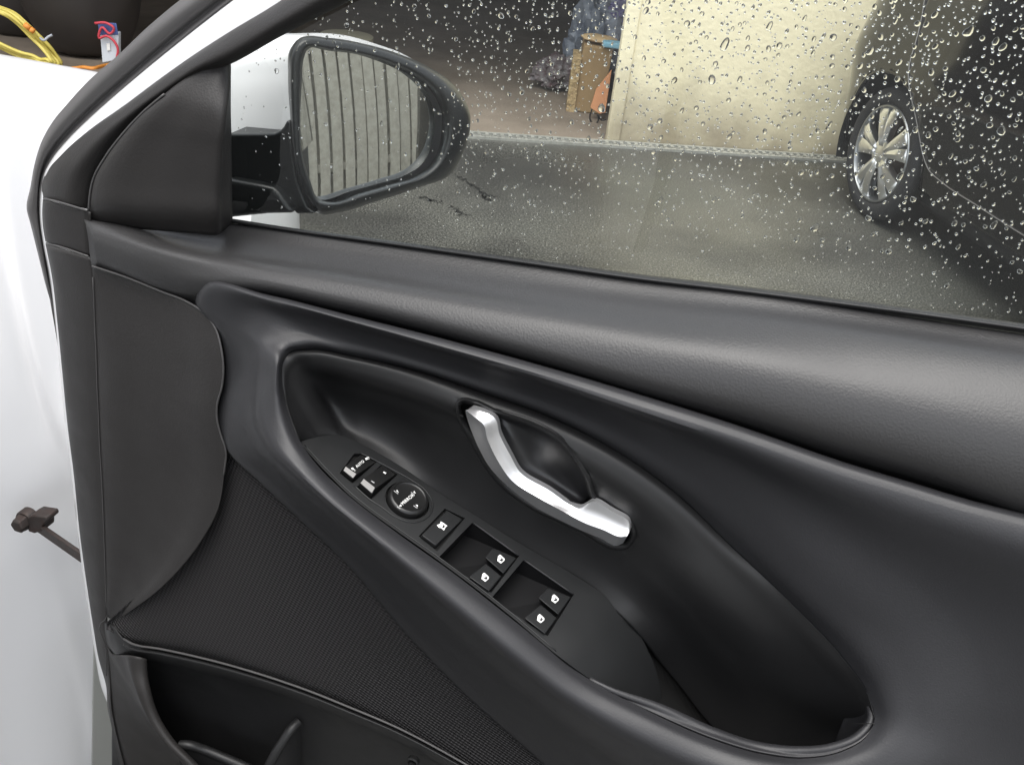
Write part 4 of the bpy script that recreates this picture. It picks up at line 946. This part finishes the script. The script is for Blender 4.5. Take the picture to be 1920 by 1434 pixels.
# bonnet, cabin and nose closing the body
V = []
for s_ in np.linspace(-.95, .75, 14):
    for l_, z_ in ((lat(s_, .66 + .9*(min(s_,-.5)+.95)) if s_ < -.5 else lat(s_, 1.05), .66 + .9*(s_+.95) if s_ < -.5 else 1.05 + .04*(s_+.5)),(-.45,.70 + .9*(s_+.95) if s_ < -.5 else 1.09 + .04*(s_+.5)),(-.95,.72 + .9*(s_+.95) if s_ < -.5 else 1.11 + .04*(s_+.5)),(-1.75,.68 + .9*(s_+.95) if s_ < -.5 else 1.05 + .04*(s_+.5))): V.append(CC(s_, l_, min(z_, 1.13)))
build('bonnet', V, grid_faces(14, 4), PAINT, dcar, solid=.003)
cab = [(.25,1.12),(.95,1.50),(1.6,1.54),(2.5,1.46),(3.1,1.14)]
V = []
for s_, z_ in cab: V += [CC(s_, lat(s_, 1.14), 1.12), CC(s_, lat(s_, 1.14) - (z_ - 1.12) * .5, z_), CC(s_, -1.7 + (z_ - 1.12) * .5, z_), CC(s_, -1.72, 1.12)]
build('cabin', V, grid_faces(5, 4), mat('dark_car_glass', (.01,.01,.011), .05, .5, rot=False), dcar)
V = []
for z_ in np.linspace(.2, .68, 5):
    for l_ in np.linspace(0, 1, 8): V.append(CC(-.95 - .06 * math.sin(l_ * math.pi), lerp(lat(-.95, min(z_, .66)), -1.3, l_), z_))
build('front_bumper', V, grid_faces(5, 8), PAINT, dcar, solid=.003)
# wheels
def wheel(ws):
    c = CC(ws, -.035, WCZ); a1, a2, an = CBk, np.array([0, 0, 1.0]), CN
    V, F = lathe([(TR*.72,-.19),(TR*.97,-.18),(TR,-.15),(TR,-.03),(TR*.985,-.012),(TR*.95,-.002),(TR*.88,.006),(TR*.80,.006),(TR*.735,-.001),(TR*.715,-.012),(TR*.70,-.02)], c, a1, a2, an, 64)
    F = F[:-2]
    w_ = build('wheel', V, F, TYRE, dcar, sharp=50); tag(w_, 'silver alloy wheel with five split spokes on a dark tyre')
    V, F = lathe([(TR*.735,-.004),(TR*.72,.003),(TR*.70,.003),(TR*.685,-.006),(TR*.67,-.03),(TR*.64,-.12),(TR*.2,-.125),(.01,-.125)], c, a1, a2, an, 64)
    build('rim', V, F[:-1], ALLOYG, w_, sharp=40)
    V, F = lathe([(TR*.22,-.02),(TR*.22,.0),(TR*.19,.004),(TR*.12,.004),(TR*.10,.006),(.003,.006)], c, a1, a2, an, 24)
    build('hub_cap', V, F[:-1], ALLOY, w_, sharp=40)
    V, F = lathe([(TR*.5,-.10),(TR*.5,-.088),(.02,-.088)], c, a1, a2, an, 32)
    build('brake_disc', V, F[:-1], mat('brake_steel', (.16,.12,.10), .5, .4, metal=.6, rot=False), w_)
    for k in range(5):
        for side in (-1, 1):
            V, F = [], []
            a0 = 2 * math.pi * (k + .12) / 5 + .33
            pts_ = []
            for t in np.linspace(0, 1, 7):
                r_ = lerp(TR*.13, TR*.70, t); ang = a0 + side * (.30 * (1 - t) * .5 + .18 * t ** 1.4 + .05); wd_ = lerp(.015, .033, t) * (1 if side > 0 else .85); hh = .004 - .008 * t + .006 * math.sin(t * math.pi)
                er = a1 * math.cos(ang) + a2 * math.sin(ang); et = -a1 * math.sin(ang) + a2 * math.cos(ang)
                for dx, dh in ((-1.15,-.03),(-1,-.003),(0,.004),(1,-.003),(1.15,-.03)): pts_.append(c + er * r_ + et * wd_ * dx + an * (hh + dh))
            build('spoke', pts_, grid_faces(7, 5), ALLOY, w_, face_cam=True, sharp=35, solid=.001)
    return w_
wheel(WCS)

# ================================================================== fence that shows in the mirror
WOOD = mat('weathered_board', (.50, .47, .40), .8, .2, rot=False, noise=(14, .8, (.34, .31, .26)), bump=[('noise', 40, .5, .004)])
fd = np.array([.397, .918, 0]); fnrm = np.array([-.918, .397, 0])
FO = FENCE_P * np.array([1, 1, 0])
fence = empty('board_fence', FO, 'weathered grey board fence reflected in the door mirror', 'fence')
def FB(a, l, z_): return FO + fd * a + fnrm * l + np.array([0, 0, z_])
def fbox(name, a0, a1, l0, l1, z0, z1, parent=fence, tilt=0):
    V, F = boxmesh(a0, a1, l0, l1, z0, z1); return build(name, [FB(x + tilt * zz, y, zz) for x, y, zz in V], F, WOOD, parent, smooth=False, bevel=.002)
a = -2.6; k = 0
while a < 2.6:
    w_ = rng.uniform(.085, .125); fbox('board', a, a + w_, .0 + .016 * (k % 2), .018 + .016 * (k % 2), .10 + rng.uniform(-.008, .008), 1.8, tilt=rng.uniform(-.006, .006)); a += w_ + rng.choice([.012, .02, .03]); k += 1
a = -2.65
while a < 2.6:
    fbox('board', a, a + .12, -.075, -.055, .08, 1.8); a += .125
fbox('rail', -2.7, 2.7, -.05, -.002, .35, .43); fbox('rail', -2.7, 2.7, -.05, -.002, 1.45, 1.53); fbox('gravel_board', -2.7, 2.7, -.02, .02, .0, .10)
for p_ in (-2.4, -.6, 1.2): fbox('post', p_, p_ + .09, -.14, -.052, 0, 1.85)

# ================================================================== clutter inside the garage
def lump(name, c, rad, M, seed, label, cat, flat=False, freq=3.0, amp=.22, group=None):
    bm = bmesh.new(); bmesh.ops.create_icosphere(bm, subdivisions=4, radius=1)
    q = np.random.RandomState(seed); dirs = q.randn(14, 3); ph = q.rand(14) * 6.28; fr_ = q.uniform(1, freq, 14)
    V = []
    for v in bm.verts:
        p = np.array(v.co); s_ = sum(abs(math.sin(fr_[i] * (p @ dirs[i]) + ph[i])) for i in range(14)) / 14
        p = p * (1 + amp * (s_ - .6) * 2.2); V.append((p[0] * rad[0], p[1] * rad[1], max(p[2], -.8) * rad[2]))
    F = [[v.index for v in f.verts] for f in bm.faces]; bm.free()
    c = np.array(c, float); base = c - np.array([0, 0, .8 * rad[2]])
    o = build(name, [c + np.array(v) for v in V], F, M, None, origin=base, smooth=not flat); tag(o, label, cat, group); return o
def pm(name, col, **k): return mat(name, col, k.pop('rough', .5), k.pop('spec', .5), rot=False, **k)
BIN = pm('black_sack', (.030, .026, .024), rough=.45)
g0 = atz(150, 128, 0)
lump('black_sack', g0 + np.array([-.10, .30, .42]), (.30, .25, .50), BIN, 3, 'big dark sack slumped on the garage floor behind the yellow hose', 'sack', amp=.10)
lump('black_sack', g0 + np.array([-.55, .55, .30]), (.24, .2, .36), BIN, 9, 'smaller dark sack at the left end of the garage clutter', 'sack', amp=.12)
# yellow hose coil
HOSE = pm('yellow_hose', (.62, .52, .12), rough=.4)
yh = float(atz(95, 133, 0)[1])
turn = [(-60,-5),(-20,8),(0,14),(30,27),(52,45),(74,67),(92,88),(106,106),(115,122),(107,132),(92,131),(78,122),(60,117),(20,100),(-30,70),(-70,35)]
path = []
for k in range(4):
    for i, (x, y) in enumerate(turn):
        f_ = 1 - abs(i - 8) / 8
        path.append(aty(x - 5.5 * k + (rng.uniform(-2, 2)), y + (2.5 * k if i < 9 else -4.0 * k) - 3 * k * f_, yh - .012 * k + .02 * math.sin(i + k)))
hose = empty('hose_coil', (path[8][0], path[8][1], 0), 'coiled yellow hose with an orange coupling and a grey tie', 'hose')
tube('hose', path, .0085, HOSE, hose, seg=8, n=260)
tube('coupling', [aty(46, 46, yh - .05), aty(56, 54, yh - .05)], .013, pm('orange_plastic', (.70, .27, .05)), hose, seg=12)
tube('coupling', [aty(57.5, 55, yh - .05), aty(64, 60, yh - .05)], .013, pm('orange_plastic', (.70, .27, .05)), hose, seg=12)
tube('tie', [aty(76, 72, yh - .06), aty(83, 76, yh - .075), aty(90, 70, yh - .06), aty(98, 66, yh - .05)], .006, pm('grey_tie', (.35, .37, .40)), hose, seg=8, n=12)
# packaged hose on a card
def card(name, quad, yv, th, M, label, cat):
    T = [aty(x, y, yv) for x, y in quad]; B = [p + np.array([0, th, 0]) for p in T]
    root = empty(name, (T[-1][0], yv, min(p[2] for p in T)), label, cat); prism('card_body', T, B, M, root, bevel=.002); return root
yp = yh + .06
pk_ = card('blister_pack', [(187,56),(222,62),(222,112),(192,118)], yp, .03, pm('card_white', (.55, .58, .62)), 'blue and white blister pack with red tubing by the dark sack', 'package')
prism('blue_header', [aty(x, y, yp - .004) for x, y in [(183,42),(218,44),(222,66),(186,66)]], [aty(x, y, yp + .03) for x, y in [(183,42),(218,44),(222,66),(186,66)]], pm('card_blue', (.08, .12, .30)), pk_, bevel=.002)
tube('red_tubing', [aty(x, y, yp - .02) for x, y in [(178,44),(200,44),(214,54),(206,64),(192,52),(186,72),(200,68),(214,78),(221,92),(219,108)]], .006, pm('red_tube', (.50, .05, .07)), pk_, seg=8, n=60)
prism('price_tag', [aty(x, y, yp - .006) for x, y in [(199,82),(206,81),(207,95),(201,96)]], [aty(x, y, yp + .0) for x, y in [(199,82),(206,81),(207,95),(201,96)]], pm('tag_white', (.75, .75, .72)), pk_, bevel=.001)
oc = [atz(x, y, .008) for x, y in [(118,131),(140,129),(158,127),(172,129),(190,125),(205,122),(230,118)]]
o = tube('orange_lead', oc, .010, pm('orange_plastic', (.70, .27, .05)), None, seg=8, n=40, origin=oc[0]); tag(o, 'orange cable lying on the garage floor below the blue pack', 'cable')
# carton, paper on it, leaning board, bags
cb = atz(1098, 214, 0)
hgt = float(aty(1098, 86, cb[1])[2])
cbx = empty('cardboard_box', cb, 'tall torn cardboard box standing just inside the doorway', 'box')
x0, x1 = float(aty(1073, 200, cb[1])[0]), float(aty(1128, 200, cb[1])[0])
V, F = boxmesh(x0, x1, cb[1], cb[1] + .34, .006, hgt); V = [np.array(v) + np.array([.05 * v[2], .0, 0]) for v in V]
bx_ = build('box_body', V, F, CARDB, cbx, smooth=False, bevel=.006)
V, F = boxmesh(x0 - .03, x0 + .015, cb[1] - .012, cb[1] + .2, .0, hgt * .82); V = [np.array(v) + np.array([.05 * v[2] + .02 * math.sin(v[2] * 20), .0, 0]) for v in V]
build('torn_flap', V, F, pm('cardboard_light', (.50, .38, .20), rough=.8, noise=(25, .8, (.3, .2, .1)), bump=[('noise', 40, 1.0, .02)]), cbx, smooth=False, bevel=.004)
lump('paper_heap', np.array([x0 + .09, cb[1] + .1, hgt + .025]), (.09, .07, .018), pm('tan_paper', (.50, .36, .2)), 21, 'crumpled tan and white paper lying on the cardboard box', 'paper', amp=.3)
pb_ = np.array([x0 + .17, cb[1] + .0, hgt + .02]); V, F = boxmesh(pb_[0] - .06, pb_[0] + .04, pb_[1] - .02, pb_[1] + .06, pb_[2] - .015, pb_[2] + .012)
tag(build('blue_packet', V, F, pm('pale_blue', (.25, .50, .62)), None, origin=pb_, bevel=.006, smooth=False), 'small pale blue packet on top of the cardboard box', 'packet')
def board(name, poly, y_, th, M, label, cat, lean=0.0):
    T = [aty(x, y, y_ + lean * (210 - y) / 100) for x, y in poly]; B = [p + np.array([0, th, 0]) for p in T]
    n = len(T); V = T + B; F = [tuple(range(n)), tuple(range(2*n-1, n-1, -1))] + [(i, n+i, n+(i+1) % n, (i+1) % n) for i in range(n)]
    return tag(build(name, V, F, M, None, origin=np.array([T[-1][0], y_, 0]), smooth=False, bevel=.002), label, cat)
board('orange_board', [(1147,132),(1135,212),(1124,214),(1107,202),(1118,168)], cb[1] - .12, .02, pm('orange_ply', (.55, .24, .10), noise=(8, .4, (.42, .18, .08))), 'orange pointed board leaning against the cream door jamb', 'board', .10)
board('white_sheet', [(1153,74),(1150,96),(1128,156),(1124,150),(1132,118),(1143,108),(1146,76)], cb[1] - .04, .008, pm('white_sheet', (.45, .50, .55)), 'narrow white sheet standing behind the orange board', 'sheet', .10)
tube('strap_loop', [aty(x, y, cb[1] - .16) for x, y in [(1110,205),(1106,222),(1113,234),(1122,226),(1120,214),(1128,226),(1137,224)]], .004, WELLB, None, seg=6, n=40, origin=atz(1115, 230, 0))
tag(bpy.data.objects['strap_loop'], 'thin black strap curled on the floor below the orange board', 'strap')
gb = atz(1040, 168, 0)
lump('plastic_bag', gb + np.array([.20, .10, .22]), (.16, .13, .26), pm('clear_blue_bag', (.07, .085, .12), rough=.25, noise=(14, .8, (.28, .31, .35))), 5, 'blue and clear plastic bag heaped beside the cardboard box', 'bag', amp=.75, freq=9, flat=True)
lump('plastic_bag', gb + np.array([.02, .0, .09]), (.14, .10, .085), pm('red_white_bag', (.07, .035, .04), rough=.3, noise=(16, .8, (.24, .24, .24))), 6, 'low red and white bag in front of the blue bag heap', 'bag', amp=.85, freq=9, flat=True)
lump('plastic_bag', gb + np.array([.31, .12, .42]), (.10, .10, .08), pm('purple_bag', (.06, .05, .16), rough=.3), 8, 'small purple bag on top of the heap beside the box', 'bag', amp=.7, freq=8, flat=True)
ub = atz(1128, 150, 0)
V, F = boxmesh(*sorted((float(aty(1120, 60, ub[1])[0]), float(aty(1148, 60, ub[1])[0]))), ub[1], ub[1] + .3, 0, float(aty(1130, 28, ub[1])[2]))
tag(build('grey_crate', V, F, pm('grey_crate', (.12, .13, .14), rough=.5), None, origin=ub, bevel=.01, smooth=False), 'grey upright container against the side wall behind the cardboard box', 'container')
V, F = lathe([(.03,-.05),(.035,.0),(.02,.04)], aty(1153, 58, ub[1] - .05), np.array([1.,0,0]), np.array([0,1.,0]), np.array([0,0,1.]), 14)
tag(build('red_cap_bottle', V, F, pm('red_cap', (.55, .04, .05)), None, origin=aty(1153, 58, ub[1] - .05), sharp=40), 'small red bottle cap beside the jamb above the white sheet', 'cap')
tb = atz(650, 92, 0)
tub_ = empty('cream_tub', tb, 'cream plastic tub on the garage floor just above the mirror', 'tub')
th_ = float(aty(648, 66, tb[1])[2])
V, F = lathe([(.12,0),(.145,th_ - .03),(.155,th_ - .03),(.155,th_),(.13,th_ + .004),(.02,th_ + .006)], tb, np.array([1.,0,0]), np.array([0,1.,0]), np.array([0,0,1.]), 32)
build('tub_body', V, F, pm('cream_plastic', (.55, .50, .36)), tub_, sharp=35)
V, F = boxmesh(tb[0] - .06, tb[0] + .02, tb[1] - .16, tb[1] - .148, th_ - .035, th_ - .005); build('clip', V, F, WELLB, tub_, smooth=False)
for o in list(bpy.data.objects):
    if o.type == 'MESH' and not o.data.polygons: bpy.data.objects.remove(o)
